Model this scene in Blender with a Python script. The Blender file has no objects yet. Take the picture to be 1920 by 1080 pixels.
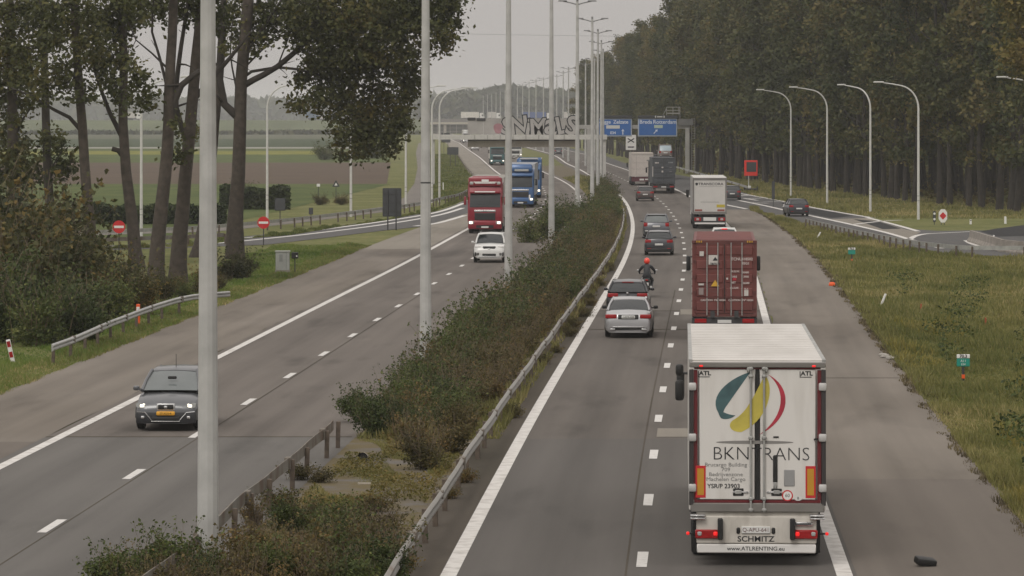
import bpy, bmesh, math, random
import numpy as np
from mathutils import Vector, Matrix

# ------------------------------------------------------------------ camera, sky, sun, exposure
F, H, HY, CX = 7700.0, 8.5, 217.0, 960.0      # lens (px of a 1920 frame), eye height, horizon row, centre column
sc = bpy.context.scene
col = sc.collection
cam_d = bpy.data.cameras.new("camera"); cam = bpy.data.objects.new("camera", cam_d); col.objects.link(cam)
cam.location = (0, 0, H); cam.rotation_euler = (math.radians(90), 0, 0)
cam_d.sensor_width = 36; cam_d.lens = F / 1920 * 36; cam_d.shift_y = -(540 - HY) / 1920
cam_d.clip_start = 1; cam_d.clip_end = 40000
sc.camera = cam

SUN_EL, SUN_AZ = math.radians(48), math.radians(205)
world = bpy.data.worlds.new("World"); sc.world = world; world.use_nodes = True
wn, wl = world.node_tree.nodes, world.node_tree.links
wn.clear()
w_out = wn.new("ShaderNodeOutputWorld"); w_bg = wn.new("ShaderNodeBackground")
w_sky = wn.new("ShaderNodeTexSky"); w_sky.sky_type = 'NISHITA'; w_sky.sun_disc = False
w_sky.sun_elevation = SUN_EL; w_sky.sun_rotation = SUN_AZ; w_sky.air_density = 2.0; w_sky.dust_density = 6.0
w_hs = wn.new("ShaderNodeHueSaturation"); w_hs.inputs["Saturation"].default_value = 0.12; w_hs.inputs["Value"].default_value = 0.8
w_tc = wn.new("ShaderNodeTexCoord"); w_sep = wn.new("ShaderNodeSeparateXYZ"); w_map = wn.new("ShaderNodeMapRange")
w_map.inputs[1].default_value = 0.0; w_map.inputs[2].default_value = 1.0
w_map.inputs[3].default_value = 4.6; w_map.inputs[4].default_value = 10.4      # overcast dome, about 1 : 2.7 from horizon to zenith
w_col = wn.new("ShaderNodeVectorMath"); w_col.operation = 'SCALE'; w_col.inputs[0].default_value = (1.045, 0.985, 0.94)
w_mix = wn.new("ShaderNodeMix"); w_mix.data_type = 'RGBA'; w_mix.inputs[0].default_value = 0.85
wl.new(w_tc.outputs["Generated"], w_sep.inputs[0]); wl.new(w_sep.outputs[2], w_map.inputs[0])
wl.new(w_map.outputs[0], w_col.inputs["Scale"])
wl.new(w_sky.outputs[0], w_hs.inputs["Color"])
wl.new(w_hs.outputs[0], w_mix.inputs[6]); wl.new(w_col.outputs[0], w_mix.inputs[7])
wl.new(w_mix.outputs[2], w_bg.inputs[0]); w_bg.inputs[1].default_value = 0.10
wl.new(w_bg.outputs[0], w_out.inputs[0])

sun_d = bpy.data.lights.new("sun", 'SUN'); sun_d.energy = 1.0; sun_d.angle = math.radians(25); sun_d.color = (1, 0.95, 0.88)
sun = bpy.data.objects.new("sun", sun_d); col.objects.link(sun)
_sd = Vector((math.sin(SUN_AZ) * math.cos(SUN_EL), math.cos(SUN_AZ) * math.cos(SUN_EL), math.sin(SUN_EL)))
sun.rotation_euler = _sd.to_track_quat('Z', 'Y').to_euler(); sun.location = (0, -20, 60)

sc.view_settings.view_transform = 'Standard'; sc.view_settings.look = 'None'
sc.view_settings.exposure = 0.14; sc.view_settings.gamma = 1.0; sc.view_settings.use_curve_mapping = False
sc.render.engine = 'CYCLES'; sc.cycles.use_denoising = True
sc.cycles.max_bounces = 6; sc.cycles.diffuse_bounces = 3; sc.cycles.transparent_max_bounces = 6; sc.cycles.volume_bounces = 1
sc.render.filter_size = 1.9

# ------------------------------------------------------------------ helpers
RN = random.Random(11)
NR = np.random.default_rng(11)

def g(px, py, z=0.0):
    Y = F * (H - z) / (py - HY)
    return Vector(((px - CX) * Y / F, Y, z))

def at(px, py, Y):
    return Vector(((px - CX) * Y / F, Y, H - (py - HY) * Y / F))

def tag(o, label=None, cat=None, group=None, kind=None):
    if label: o["label"] = label
    if cat: o["category"] = cat
    if group: o["group"] = group
    if kind: o["kind"] = kind
    return o

def empty(name, loc=(0, 0, 0), rz=0.0):
    o = bpy.data.objects.new(name, None); col.objects.link(o)
    o.location = loc; o.rotation_euler = (0, 0, rz); o.empty_display_size = 0.3
    return o

def link(name, me, parent=None, loc=None, rot=None):
    o = bpy.data.objects.new(name, me); col.objects.link(o)
    if parent is not None: o.parent = parent
    if loc is not None: o.location = loc
    if rot is not None: o.rotation_euler = rot
    return o

def copy_tree(o, parent=None):
    c = o.copy(); col.objects.link(c); c.parent = parent
    for ch in o.children: copy_tree(ch, c)
    return c

class MB:
    """collects shapes, built as ONE mesh"""
    def __init__(s): s.v = []; s.f = []
    def add(s, vs, fs):
        n = len(s.v); s.v.extend([tuple(v) for v in vs]); s.f.extend([tuple(i + n for i in f) for f in fs]); return s
    def box(s, c, d, rz=0.0, rx=0.0):
        x, y, z = d[0] / 2, d[1] / 2, d[2] / 2
        vs = [Vector(p) for p in [(-x, -y, -z), (x, -y, -z), (x, y, -z), (-x, y, -z), (-x, -y, z), (x, -y, z), (x, y, z), (-x, y, z)]]
        if rx or rz:
            m = Matrix.Rotation(rz, 3, 'Z') @ Matrix.Rotation(rx, 3, 'X'); vs = [m @ v for v in vs]
        c = Vector(c)
        return s.add([v + c for v in vs], [(0, 3, 2, 1), (4, 5, 6, 7), (0, 1, 5, 4), (1, 2, 6, 5), (2, 3, 7, 6), (3, 0, 4, 7)])
    def rbox(s, c, d, b=0.03, seg=2, taper=None, rz=0.0):
        """bevelled box; taper = (fx, fy) scale of the top face"""
        bm = bmesh.new(); bmesh.ops.create_cube(bm, size=1.0)
        for v in bm.verts:
            v.co.x *= d[0]; v.co.y *= d[1]; v.co.z *= d[2]
            if taper and v.co.z > 0: v.co.x *= taper[0]; v.co.y *= taper[1]
        if b > 0: bmesh.ops.bevel(bm, geom=bm.edges[:], offset=b, segments=seg, affect='EDGES', profile=0.5)
        m = Matrix.Translation(c) @ Matrix.Rotation(rz, 4, 'Z')
        bm.verts.index_update()
        s.add([m @ v.co for v in bm.verts], [tuple(v.index for v in f.verts) for f in bm.faces]); bm.free()
        return s
    def tube(s, pts, rad, n=8, caps=True, squash=1.0):
        pts = [Vector(p) for p in pts]
        if not hasattr(rad, '__len__'): rad = [rad] * len(pts)
        rings = []
        u = None
        for i, p in enumerate(pts):
            t = (pts[min(i + 1, len(pts) - 1)] - pts[max(i - 1, 0)])
            if t.length < 1e-6: t = Vector((0, 0, 1))
            t.normalize()
            if u is None:
                u = t.cross(Vector((0, 1, 0)) if abs(t.y) < .9 else Vector((1, 0, 0))).normalized()
            else:
                u = (u - t * u.dot(t)); u = u.normalized() if u.length > 1e-5 else t.orthogonal().normalized()
            w = t.cross(u)
            rings.append([p + (u * math.cos(a) + w * math.sin(a) * squash) * rad[i] for a in [2 * math.pi * k / n for k in range(n)]])
        vs = [v for r in rings for v in r]; fs = []
        for i in range(len(rings) - 1):
            for k in range(n):
                a, b2 = i * n + k, i * n + (k + 1) % n
                fs.append((a, b2, b2 + n, a + n))
        if caps: fs.append(tuple(range(n))[::-1]); fs.append(tuple((len(rings) - 1) * n + k for k in range(n)))
        return s.add(vs, fs)
    def lathe_x(s, c, prof, n=20):
        """profile (x, r) turned about the x axis"""
        c = Vector(c); vs = []; fs = []
        for x, r in prof:
            vs += [c + Vector((x, r * math.cos(2 * math.pi * k / n), r * math.sin(2 * math.pi * k / n))) for k in range(n)]
        for i in range(len(prof) - 1):
            for k in range(n):
                a, b2 = i * n + k, i * n + (k + 1) % n
                fs.append((a, b2, b2 + n, a + n))
        fs.append(tuple(range(n))[::-1]); fs.append(tuple((len(prof) - 1) * n + k for k in range(n)))
        return s.add(vs, fs)
    def loft(s, rings, cap=True):
        n = len(rings[0]); vs = [v for r in rings for v in r]; fs = []
        for i in range(len(rings) - 1):
            for k in range(n):
                a, b2 = i * n + k, i * n + (k + 1) % n
                fs.append((a, b2, b2 + n, a + n))
        if cap: fs.append(tuple(range(n))[::-1]); fs.append(tuple((len(rings) - 1) * n + k for k in range(n)))
        return s.add(vs, fs)
    def patch(s, p00, p10, p11, p01, bulge=(0, 0, 0), nu=6, nv=4):
        p00, p10, p11, p01, bu = map(Vector, (p00, p10, p11, p01, bulge)); vs = []; fs = []
        for j in range(nv + 1):
            for i in range(nu + 1):
                u, v = i / nu, j / nv
                p = (p00 * (1 - u) + p10 * u) * (1 - v) + (p01 * (1 - u) + p11 * u) * v
                vs.append(p + bu * (1 - (2 * u - 1) ** 2) * (1 - 0.5 * (2 * v - 1) ** 2))
        for j in range(nv):
            for i in range(nu):
                a = j * (nu + 1) + i; fs.append((a, a + 1, a + nu + 2, a + nu + 1))
        return s.add(vs, fs)
    def prism(s, poly, y0, y1):
        """polygon in (x, z) pushed from y0 to y1"""
        n = len(poly); vs = [(x, y0, z) for x, z in poly] + [(x, y1, z) for x, z in poly]
        fs = [tuple(range(n)), tuple(range(n, 2 * n))[::-1]] + [(i, i + n, (i + 1) % n + n, (i + 1) % n) for i in range(n)]
        return s.add(vs, fs)
    def mesh(s, name, mat=None, smooth=None):
        me = bpy.data.meshes.new(name); me.from_pydata(s.v, [], s.f); me.update()
        bm = bmesh.new(); bm.from_mesh(me); bmesh.ops.recalc_face_normals(bm, faces=bm.faces[:]); bm.to_mesh(me); bm.free()
        if mat: me.materials.append(mat)
        if smooth is not None:
            me.polygons.foreach_set("use_smooth", [True] * len(me.polygons)); me.set_sharp_from_angle(angle=math.radians(smooth))
        return me
    def build(s, name, mat, parent=None, smooth=None, loc=None, rot=None):
        return link(name, s.mesh(name, mat, smooth), parent, loc, rot)

def arr_mesh(name, V, k, mat, smooth=False):
    """V: (n*k, 3) array, n separate k-gons"""
    n = len(V) // k
    me = bpy.data.meshes.new(name)
    me.vertices.add(n * k); me.vertices.foreach_set("co", np.ascontiguousarray(V, dtype=np.float32).ravel())
    me.loops.add(n * k); me.loops.foreach_set("vertex_index", np.arange(n * k, dtype=np.int32))
    me.polygons.add(n); me.polygons.foreach_set("loop_start", np.arange(0, n * k, k, dtype=np.int32))
    me.update(calc_edges=True); me.validate()
    if mat: me.materials.append(mat)
    return me

def text_mesh(s, size, mat, align='CENTER', extrude=0.002, offset=0.0, width=1.0):
    cu = bpy.data.curves.new("lettering", 'FONT'); cu.body = s; cu.size = size; cu.align_x = align; cu.align_y = 'CENTER'
    cu.extrude = extrude; cu.offset = offset; cu.resolution_u = 3
    ob = bpy.data.objects.new("lettering", cu)
    me = bpy.data.meshes.new_from_object(ob); bpy.data.objects.remove(ob); bpy.data.curves.remove(cu)
    if width != 1.0:
        for v in me.vertices: v.co.x *= width
    me.name = "lettering"; me.materials.clear(); me.materials.append(mat)
    return me

UP = (math.radians(90), 0, 0); UPB = (math.radians(90), 0, math.pi)
def text(s, size, mat, parent, loc, back=False, **kw):
    return link("lettering", text_mesh(s, size, mat, **kw), parent, loc, UPB if back else UP)

# ------------------------------------------------------------------ materials
def _nodes(name):
    m = bpy.data.materials.new(name); m.use_nodes = True
    nt = m.node_tree; return m, nt.nodes, nt.links, nt.nodes["Principled BSDF"]

def mat(name, c, rough=0.6, metal=0.0, var=0.12, scale=2.0, bump=0.0, bscale=30.0, emit=0.0, coat=0.0, c2=None, lo=0.4, hi=0.65, spec=0.5, stretch=None):
    m, N, L, P = _nodes(name)
    P.inputs["Roughness"].default_value = rough; P.inputs["Metallic"].default_value = metal
    P.inputs["Coat Weight"].default_value = coat; P.inputs["Specular IOR Level"].default_value = spec
    if var == 0 and c2 is None:
        P.inputs["Base Color"].default_value = (*c, 1)
    else:
        tc = N.new("ShaderNodeTexCoord"); nz = N.new("ShaderNodeTexNoise"); nz.inputs["Scale"].default_value = scale; nz.inputs["Detail"].default_value = 6
        mr = N.new("ShaderNodeMapRange"); mx = N.new("ShaderNodeMix"); mx.data_type = 'RGBA'
        src = tc.outputs["Object"]
        if stretch:
            mp = N.new("ShaderNodeMapping"); mp.inputs["Scale"].default_value = stretch; L.new(src, mp.inputs[0]); src = mp.outputs[0]
        L.new(src, nz.inputs["Vector"]); L.new(nz.outputs["Fac"], mr.inputs[0]); L.new(mr.outputs[0], mx.inputs[0]); L.new(mx.outputs[2], P.inputs["Base Color"])
        if c2 is None:
            mr.inputs[1].default_value = 0.3; mr.inputs[2].default_value = 0.7
            mx.inputs[6].default_value = (*[x * (1 - var) for x in c], 1); mx.inputs[7].default_value = (*[min(1, x * (1 + var)) for x in c], 1)
        else:
            mr.inputs[1].default_value = lo; mr.inputs[2].default_value = hi
            mx.inputs[6].default_value = (*c, 1); mx.inputs[7].default_value = (*c2, 1)
    if bump:
        tc = N.new("ShaderNodeTexCoord"); nb = N.new("ShaderNodeTexNoise"); nb.inputs["Scale"].default_value = bscale; nb.inputs["Detail"].default_value = 5
        bp = N.new("ShaderNodeBump"); bp.inputs["Strength"].default_value = bump; bp.inputs["Distance"].default_value = 0.05
        L.new(tc.outputs["Object"], nb.inputs["Vector"]); L.new(nb.outputs["Fac"], bp.inputs["Height"]); L.new(bp.outputs[0], P.inputs["Normal"])
    if emit:
        P.inputs["Emission Color"].default_value = (*c, 1); P.inputs["Emission Strength"].default_value = emit
    return m

def leaf_mat(name, ca, cb, cc, transl=0.25, objvar=0.35, clump=0.35):
    """leaves: colour differs per leaf, per clump and per plant"""
    m, N, L, P = _nodes(name)
    P.inputs["Roughness"].default_value = 0.65; P.inputs["Specular IOR Level"].default_value = 0.25
    ge = N.new("ShaderNodeNewGeometry"); oi = N.new("ShaderNodeObjectInfo"); tc = N.new("ShaderNodeTexCoord")
    ramp = N.new("ShaderNodeValToRGB"); ramp.color_ramp.elements[0].color = (*ca, 1); ramp.color_ramp.elements[1].color = (*cc, 1)
    e = ramp.color_ramp.elements.new(0.55); e.color = (*cb, 1)
    nz = N.new("ShaderNodeTexNoise"); nz.inputs["Scale"].default_value = clump; nz.inputs["Detail"].default_value = 3
    L.new(tc.outputs["Object"], nz.inputs["Vector"])
    a = N.new("ShaderNodeMath"); a.operation = 'MULTIPLY_ADD'; a.inputs[1].default_value = 0.5; L.new(ge.outputs["Random Per Island"], a.inputs[0])
    b = N.new("ShaderNodeMath"); b.operation = 'MULTIPLY_ADD'; b.inputs[1].default_value = 1.5; b.inputs[2].default_value = -0.72; L.new(nz.outputs["Fac"], b.inputs[0])
    c = N.new("ShaderNodeMath"); c.operation = 'MULTIPLY_ADD'; c.inputs[1].default_value = objvar * 2; c.inputs[2].default_value = 0.20 - objvar; L.new(oi.outputs["Random"], c.inputs[0])
    d = N.new("ShaderNodeMath"); d.operation = 'ADD'; L.new(b.outputs[0], d.inputs[0]); L.new(c.outputs[0], d.inputs[1])
    L.new(d.outputs[0], a.inputs[2]); L.new(a.outputs[0], ramp.inputs[0]); L.new(ramp.outputs[0], P.inputs["Base Color"])
    tr = N.new("ShaderNodeBsdfTranslucent"); L.new(ramp.outputs[0], tr.inputs[0])
    mx = N.new("ShaderNodeMixShader"); mx.inputs[0].default_value = transl
    L.new(P.outputs[0], mx.inputs[1]); L.new(tr.outputs[0], mx.inputs[2]); L.new(mx.outputs[0], N["Material Output"].inputs[0])
    return m

def road_mat(name, c, tracks=(), tvar=0.10, var=0.17, c2=None, joint=0.0):
    """pavement in road coordinates (u across in m, v along in m): wheel tracks, long streaks, patches, slab joints"""
    m, N, L, P = _nodes(name)
    P.inputs["Roughness"].default_value = 0.92; P.inputs["Specular IOR Level"].default_value = 0.16
    uv = N.new("ShaderNodeUVMap"); uv.uv_map = "UVMap"
    def noise(sx, sy, scale, det=5):
        mp = N.new("ShaderNodeMapping"); mp.inputs["Scale"].default_value = (sx, sy, 1); L.new(uv.outputs[0], mp.inputs[0])
        nz = N.new("ShaderNodeTexNoise"); nz.inputs["Scale"].default_value = scale; nz.inputs["Detail"].default_value = det; L.new(mp.outputs[0], nz.inputs["Vector"])
        return nz.outputs["Fac"]
    def math_(op, a, b):
        n = N.new("ShaderNodeMath"); n.operation = op
        for i, x in enumerate((a, b)):
            if isinstance(x, (int, float)): n.inputs[i].default_value = x
            else: L.new(x, n.inputs[i])
        return n.outputs[0]
    streak = noise(1.0, 0.02, 1.6, 4); blotch = noise(0.25, 0.05, 1.0, 6); fine = noise(1, 1, 9, 6)
    val = math_('ADD', math_('MULTIPLY', math_('SUBTRACT', streak, 0.5), var * 3.6), 1.0)
    val = math_('ADD', val, math_('MULTIPLY', math_('SUBTRACT', blotch, 0.5), var * 3.4))
    val = math_('ADD', val, math_('MULTIPLY', math_('SUBTRACT', fine, 0.5), var * 1.2))
    sep = N.new("ShaderNodeSeparateXYZ"); L.new(uv.outputs[0], sep.inputs[0])
    for t in tracks:
        d = math_('ABSOLUTE', math_('SUBTRACT', sep.outputs[0], t), 0)
        mr = N.new("ShaderNodeMapRange"); mr.interpolation_type = 'SMOOTHSTEP'
        mr.inputs[1].default_value = 0.0; mr.inputs[2].default_value = 0.75; mr.inputs[3].default_value = tvar; mr.inputs[4].default_value = 0.0
        L.new(d, mr.inputs[0]); val = math_('SUBTRACT', val, mr.outputs[0])
    st = N.new('ShaderNodeMapRange'); st.inputs[1].default_value = 0.56; st.inputs[2].default_value = 0.72; st.inputs[3].default_value = 0.0; st.inputs[4].default_value = var * 1.5
    L.new(noise(0.55, 0.11, 1.0, 8), st.inputs[0]); val = math_('SUBTRACT', val, st.outputs[0])
    if joint:
        fr = math_('ABSOLUTE', math_('SUBTRACT', math_('FRACT', math_('DIVIDE', sep.outputs[1], joint), 0), 0.5), 0)
        j = math_('LESS_THAN', fr, 0.10 / joint); val = math_('SUBTRACT', val, math_('MULTIPLY', j, 0.22))
    hsv = N.new("ShaderNodeHueSaturation"); hsv.inputs["Color"].default_value = (*c, 1)
    if c2:
        mx = N.new("ShaderNodeMix"); mx.data_type = 'RGBA'; mx.inputs[6].default_value = (*c, 1); mx.inputs[7].default_value = (*c2, 1)
        mr = N.new("ShaderNodeMapRange"); mr.inputs[1].default_value = 0.42; mr.inputs[2].default_value = 0.62; L.new(noise(0.12, 0.03, 1.3, 5), mr.inputs[0])
        L.new(mr.outputs[0], mx.inputs[0]); L.new(mx.outputs[2], hsv.inputs["Color"])
    L.new(val, hsv.inputs["Value"]); L.new(hsv.outputs[0], P.inputs["Base Color"])
    bp = N.new("ShaderNodeBump"); bp.inputs["Strength"].default_value = 0.25; bp.inputs["Distance"].default_value = 0.01
    L.new(noise(1, 1, 40, 3), bp.inputs["Height"]); L.new(bp.outputs[0], P.inputs["Normal"])
    return m

M = {}
M['paint_line'] = mat('worn_road_paint', (0.62, 0.60, 0.57), 0.7, var=0, c2=(0.40, 0.375, 0.345), scale=2.6, lo=0.46, hi=0.74)
M['paint_new'] = mat('white_road_paint', (0.60, 0.585, 0.56), 0.7, c2=(0.38, 0.36, 0.34), scale=5, lo=.5, hi=.8)
M['galv'] = mat('galvanised_steel', (0.36, 0.36, 0.345), 0.55, 0.35, var=0.2, scale=3)
M['galv_worn'] = mat('weathered_rail', (0.26, 0.25, 0.23), 0.6, 0.25, c2=(0.20, 0.165, 0.135), scale=0.9, lo=0.55, hi=0.72)
M['galv_dark'] = mat('dirty_rail_back', (0.20, 0.19, 0.165), 0.8, 0.1, c2=(0.12, 0.085, 0.06), scale=1.2)
M['post_brown'] = mat('rusty_steel_post', (0.11, 0.085, 0.065), 0.85, 0.0, var=0.3, scale=6)
M['pole'] = mat('pale_concrete_pole', (0.42, 0.418, 0.402), 0.75, var=0.16, scale=1.6, bump=0.05)
M['white_pole'] = mat('white_painted_pole', (0.54, 0.535, 0.51), 0.6, var=0.08, scale=2)
M['lamp_head'] = mat('lamp_head_grey', (0.20, 0.20, 0.20), 0.5, var=0.05)
M['concrete'] = mat('weathered_concrete', (0.25, 0.225, 0.195), 0.85, var=0.22, scale=1.2, bump=0.15)
M['black'] = mat('black_plastic', (0.012, 0.012, 0.012), 0.55, var=0)
M['rubber'] = mat('tyre_rubber', (0.018, 0.018, 0.018), 0.85, var=0.2)
M['rim'] = mat('wheel_rim', (0.30, 0.30, 0.30), 0.4, 0.6, var=0.1)
M['dark_sign'] = mat('dark_sign_back', (0.045, 0.048, 0.052), 0.7, var=0.15)
M['dark_steel'] = mat('dark_steel', (0.05, 0.05, 0.052), 0.6, 0.2, var=0.15)
M['glass'] = mat('dark_window_glass', (0.020, 0.024, 0.026), 0.06, var=0, spec=0.6)
M['glass_pale'] = mat('reflection_tinted_glass', (0.115, 0.13, 0.13), 0.10, var=0.1, spec=0.8)  # pale base colour stands in for sky reflected in the glass
M['chrome'] = mat('chrome_trim', (0.62, 0.62, 0.62), 0.25, 0.8, var=0)
M['white'] = mat('white_panel', (0.68, 0.665, 0.64), 0.45, var=0.05, scale=1.5)
M['white_dirty'] = mat('dirty_white_panel', (0.50, 0.475, 0.445), 0.6, var=0.12, scale=1.2)
M['plate_white'] = mat('plate_white', (0.62, 0.62, 0.60), 0.5, var=0)
M['plate_yellow'] = mat('plate_yellow', (0.72, 0.36, 0.03), 0.5, var=0)
M['ink'] = mat('black_lettering', (0.014, 0.015, 0.018), 0.6, var=0)
M['red'] = mat('sign_red', (0.52, 0.018, 0.022), 0.5, var=0.05)
M['sign_white'] = mat('sign_white', (0.72, 0.71, 0.69), 0.5, var=0)
M['blue_sign'] = mat('sign_blue', (0.022, 0.115, 0.36), 0.5, var=0.06)
M['green_sign'] = mat('sign_green', (0.012, 0.25, 0.19), 0.5, var=0.1)
M['orange'] = mat('orange_plastic', (0.75, 0.10, 0.015), 0.5, var=0.12)
M['red_lens'] = mat('red_lamp_lens', (0.30, 0.008, 0.010), 0.25, var=0.15, scale=12)
M['red_lit'] = mat('lit_red_lamp', (0.85, 0.02, 0.02), 0.3, var=0, emit=0.5)
M['amber_lens'] = mat('amber_lens', (0.6, 0.2, 0.02), 0.3, var=0)
M['lamp_lit'] = mat('lit_headlamp', (1.0, 0.93, 0.78), 0.3, var=0, emit=1.6)
M['lamp_glass'] = mat('headlamp_glass', (0.42, 0.43, 0.42), 0.1, 0.2, var=0)
def car_paint(name, c, metal=0.3): return mat(name, c, 0.32, metal, var=0.05, scale=1.5, coat=0.5)

# ------------------------------------------------------------------ where the two carriageways run (lane-dash line, metres)
def curve(tab, sm=18.0):
    ys = np.arange(20.0, 2600.0, 2.0); t = np.array(tab)
    xs = np.interp(ys, t[:, 0], t[:, 1])
    k = np.exp(-0.5 * (np.arange(-40, 41) * 2.0 / sm) ** 2); k /= k.sum()
    pad = np.concatenate([xs[0] + (np.arange(-40, 0)) * (xs[1] - xs[0]), xs, xs[-1] + np.arange(1, 41) * (xs[-1] - xs[-2])])
    xs = np.convolve(pad, k, 'valid')
    return lambda Y: np.interp(Y, ys, xs)
XR = curve([(20, .05), (78.5, 2.48), (103, 3.51), (130, 4.79), (154, 5.98), (178, 7.13), (202, 8.33), (225.5, 9.47), (249.6, 10.53), (272.5, 11.43), (297, 12.3), (320, 13.0),
            (346, 13.66), (370, 14.15), (394, 14.63), (427, 15.0), (465, 15.2), (499, 15.2), (536, 14.9), (648, 14.3), (735, 13.2), (835, 13.0), (912, 12.3), (1034, 9.2), (1175, 6.0),
            (1260, 4.4), (1420, 1.0), (1650, -4.5), (2000, -14), (2600, -32)])
XL = curve([(20, -12.5), (85, -9.53), (98, -8.93), (123.9, -7.72), (149, -6.6), (173.5, -5.52), (197.6, -4.46), (220, -3.37), (232.7, -2.78), (308.5, .2), (333.7, 1.21), (357, 2.04),
            (382, 2.78), (406, 3.32), (430, 3.62), (460, 3.75), (495, 3.6), (523, 3.25), (564, 2.5), (629, .95), (703, -.5), (838, -3.1), (1000, -6.8), (1282, -13), (1453, -18), (1800, -28), (2600, -55)])
def slope(fx, Y): return (float(fx(Y + 3)) - float(fx(Y - 3))) / 6.0

def sheet(name, pts, z, m, parent=None):
    """flat polygon on the ground"""
    me = bpy.data.meshes.new(name); me.from_pydata([(p[0], p[1], z) for p in pts], [], [tuple(range(len(pts)))]); me.update()
    if me.polygons[0].normal.z < 0: me.flip_normals()
    uv = me.uv_layers.new(name="UVMap")
    for l in me.loops: uv.data[l.index].uv = me.vertices[l.vertex_index].co.xy
    me.materials.append(m)
    return link(name, me, parent)

def ribbon(name, fx, u0, u1, Y0, Y1, z, m, parent=None, step=6.0, jag=0.0):
    """strip along a carriageway between offsets u0 and u1 (numbers or functions of Y)"""
    n = max(2, int((Y1 - Y0) / step)); Ys = np.linspace(Y0, Y1, n + 1)
    f0 = u0 if callable(u0) else (lambda Y: u0); f1 = u1 if callable(u1) else (lambda Y: u1)
    vs, uvs = [], []
    for Y in Ys:
        for f in (f0, f1):
            u = f(Y) + (RN.uniform(-jag, jag) if jag else 0)
            vs.append((float(fx(Y)) + u, Y, z)); uvs.append((u, Y))
    me = bpy.data.meshes.new(name); me.from_pydata(vs, [], [(2 * i, 2 * i + 1, 2 * i + 3, 2 * i + 2) for i in range(n)]); me.update()
    uv = me.uv_layers.new(name="UVMap")
    for l in me.loops: uv.data[l.index].uv = uvs[l.vertex_index]
    me.materials.append(m)
    return link(name, me, parent)

def line_on(name, pts, w, z, m, parent, sub=8):
    """painted line of width w through ground points"""
    P = [Vector((p[0], p[1], 0)) for p in pts]; Q = []
    for i in range(len(P) - 1):
        p0, p1, p2, p3 = P[max(i - 1, 0)], P[i], P[i + 1], P[min(i + 2, len(P) - 1)]
        for k in range(sub):
            t = k / sub
            Q.append(0.5 * ((2 * p1) + (p2 - p0) * t + (2 * p0 - 5 * p1 + 4 * p2 - p3) * t * t + (3 * p1 - p0 - 3 * p2 + p3) * t ** 3))
    Q.append(P[-1]); vs = []
    for i, q in enumerate(Q):
        t = (Q[min(i + 1, len(Q) - 1)] - Q[max(i - 1, 0)]).normalized(); nrm = Vector((-t.y, t.x, 0)) * w / 2
        vs += [(q.x + nrm.x, q.y + nrm.y, z), (q.x - nrm.x, q.y - nrm.y, z)]
    me = bpy.data.meshes.new(name); me.from_pydata(vs, [], [(2 * i, 2 * i + 1, 2 * i + 3, 2 * i + 2) for i in range(len(Q) - 1)]); me.update()
    if me.polygons[0].normal.z < 0: me.flip_normals()
    uv = me.uv_layers.new(name="UVMap")
    for l in me.loops: uv.data[l.index].uv = me.vertices[l.vertex_index].co.xy
    me.materials.append(m)
    return link(name, me, parent), Q

# ------------------------------------------------------------------ ground, fields, roads
def ground_mat():
    m, N, L, P = _nodes('rough_grassland')
    P.inputs["Roughness"].default_value = 0.95; P.inputs["Specular IOR Level"].default_value = 0.1
    tc = N.new("ShaderNodeTexCoord")
    n1 = N.new("ShaderNodeTexNoise"); n1.inputs["Scale"].default_value = 0.16; n1.inputs["Detail"].default_value = 7
    n2 = N.new("ShaderNodeTexNoise"); n2.inputs["Scale"].default_value = 1.9; n2.inputs["Detail"].default_value = 6
    for n in (n1, n2): L.new(tc.outputs["Object"], n.inputs["Vector"])
    ad = N.new("ShaderNodeMath"); ad.operation = 'MULTIPLY_ADD'; ad.inputs[1].default_value = 0.5
    L.new(n2.outputs["Fac"], ad.inputs[0]); 
    hf = N.new("ShaderNodeMath"); hf.operation = 'MULTIPLY'; hf.inputs[1].default_value = 0.5; L.new(n1.outputs["Fac"], hf.inputs[0]); L.new(hf.outputs[0], ad.inputs[2])
    r = N.new("ShaderNodeValToRGB"); r.color_ramp.elements[0].position = 0.32; r.color_ramp.elements[0].color = (0.066, 0.074, 0.026, 1)
    r.color_ramp.elements[1].position = 0.68; r.color_ramp.elements[1].color = (0.21, 0.185, 0.085, 1)
    e = r.color_ramp.elements.new(0.48); e.color = (0.122, 0.132, 0.045, 1)
    L.new(ad.outputs[0], r.inputs[0]); L.new(r.outputs[0], P.inputs["Base Color"])
    bp = N.new("ShaderNodeBump"); bp.inputs["Strength"].default_value = 0.6; bp.inputs["Distance"].default_value = 0.15
    L.new(n2.outputs["Fac"], bp.inputs["Height"]); L.new(bp.outputs[0], P.inputs["Normal"])
    return m
M['ground'] = ground_mat()
gs = 14000
tag(sheet('ground', [(-gs, -200), (gs, -200), (gs, gs), (-gs, gs)], -0.02, M['ground']), kind='structure')

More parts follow.
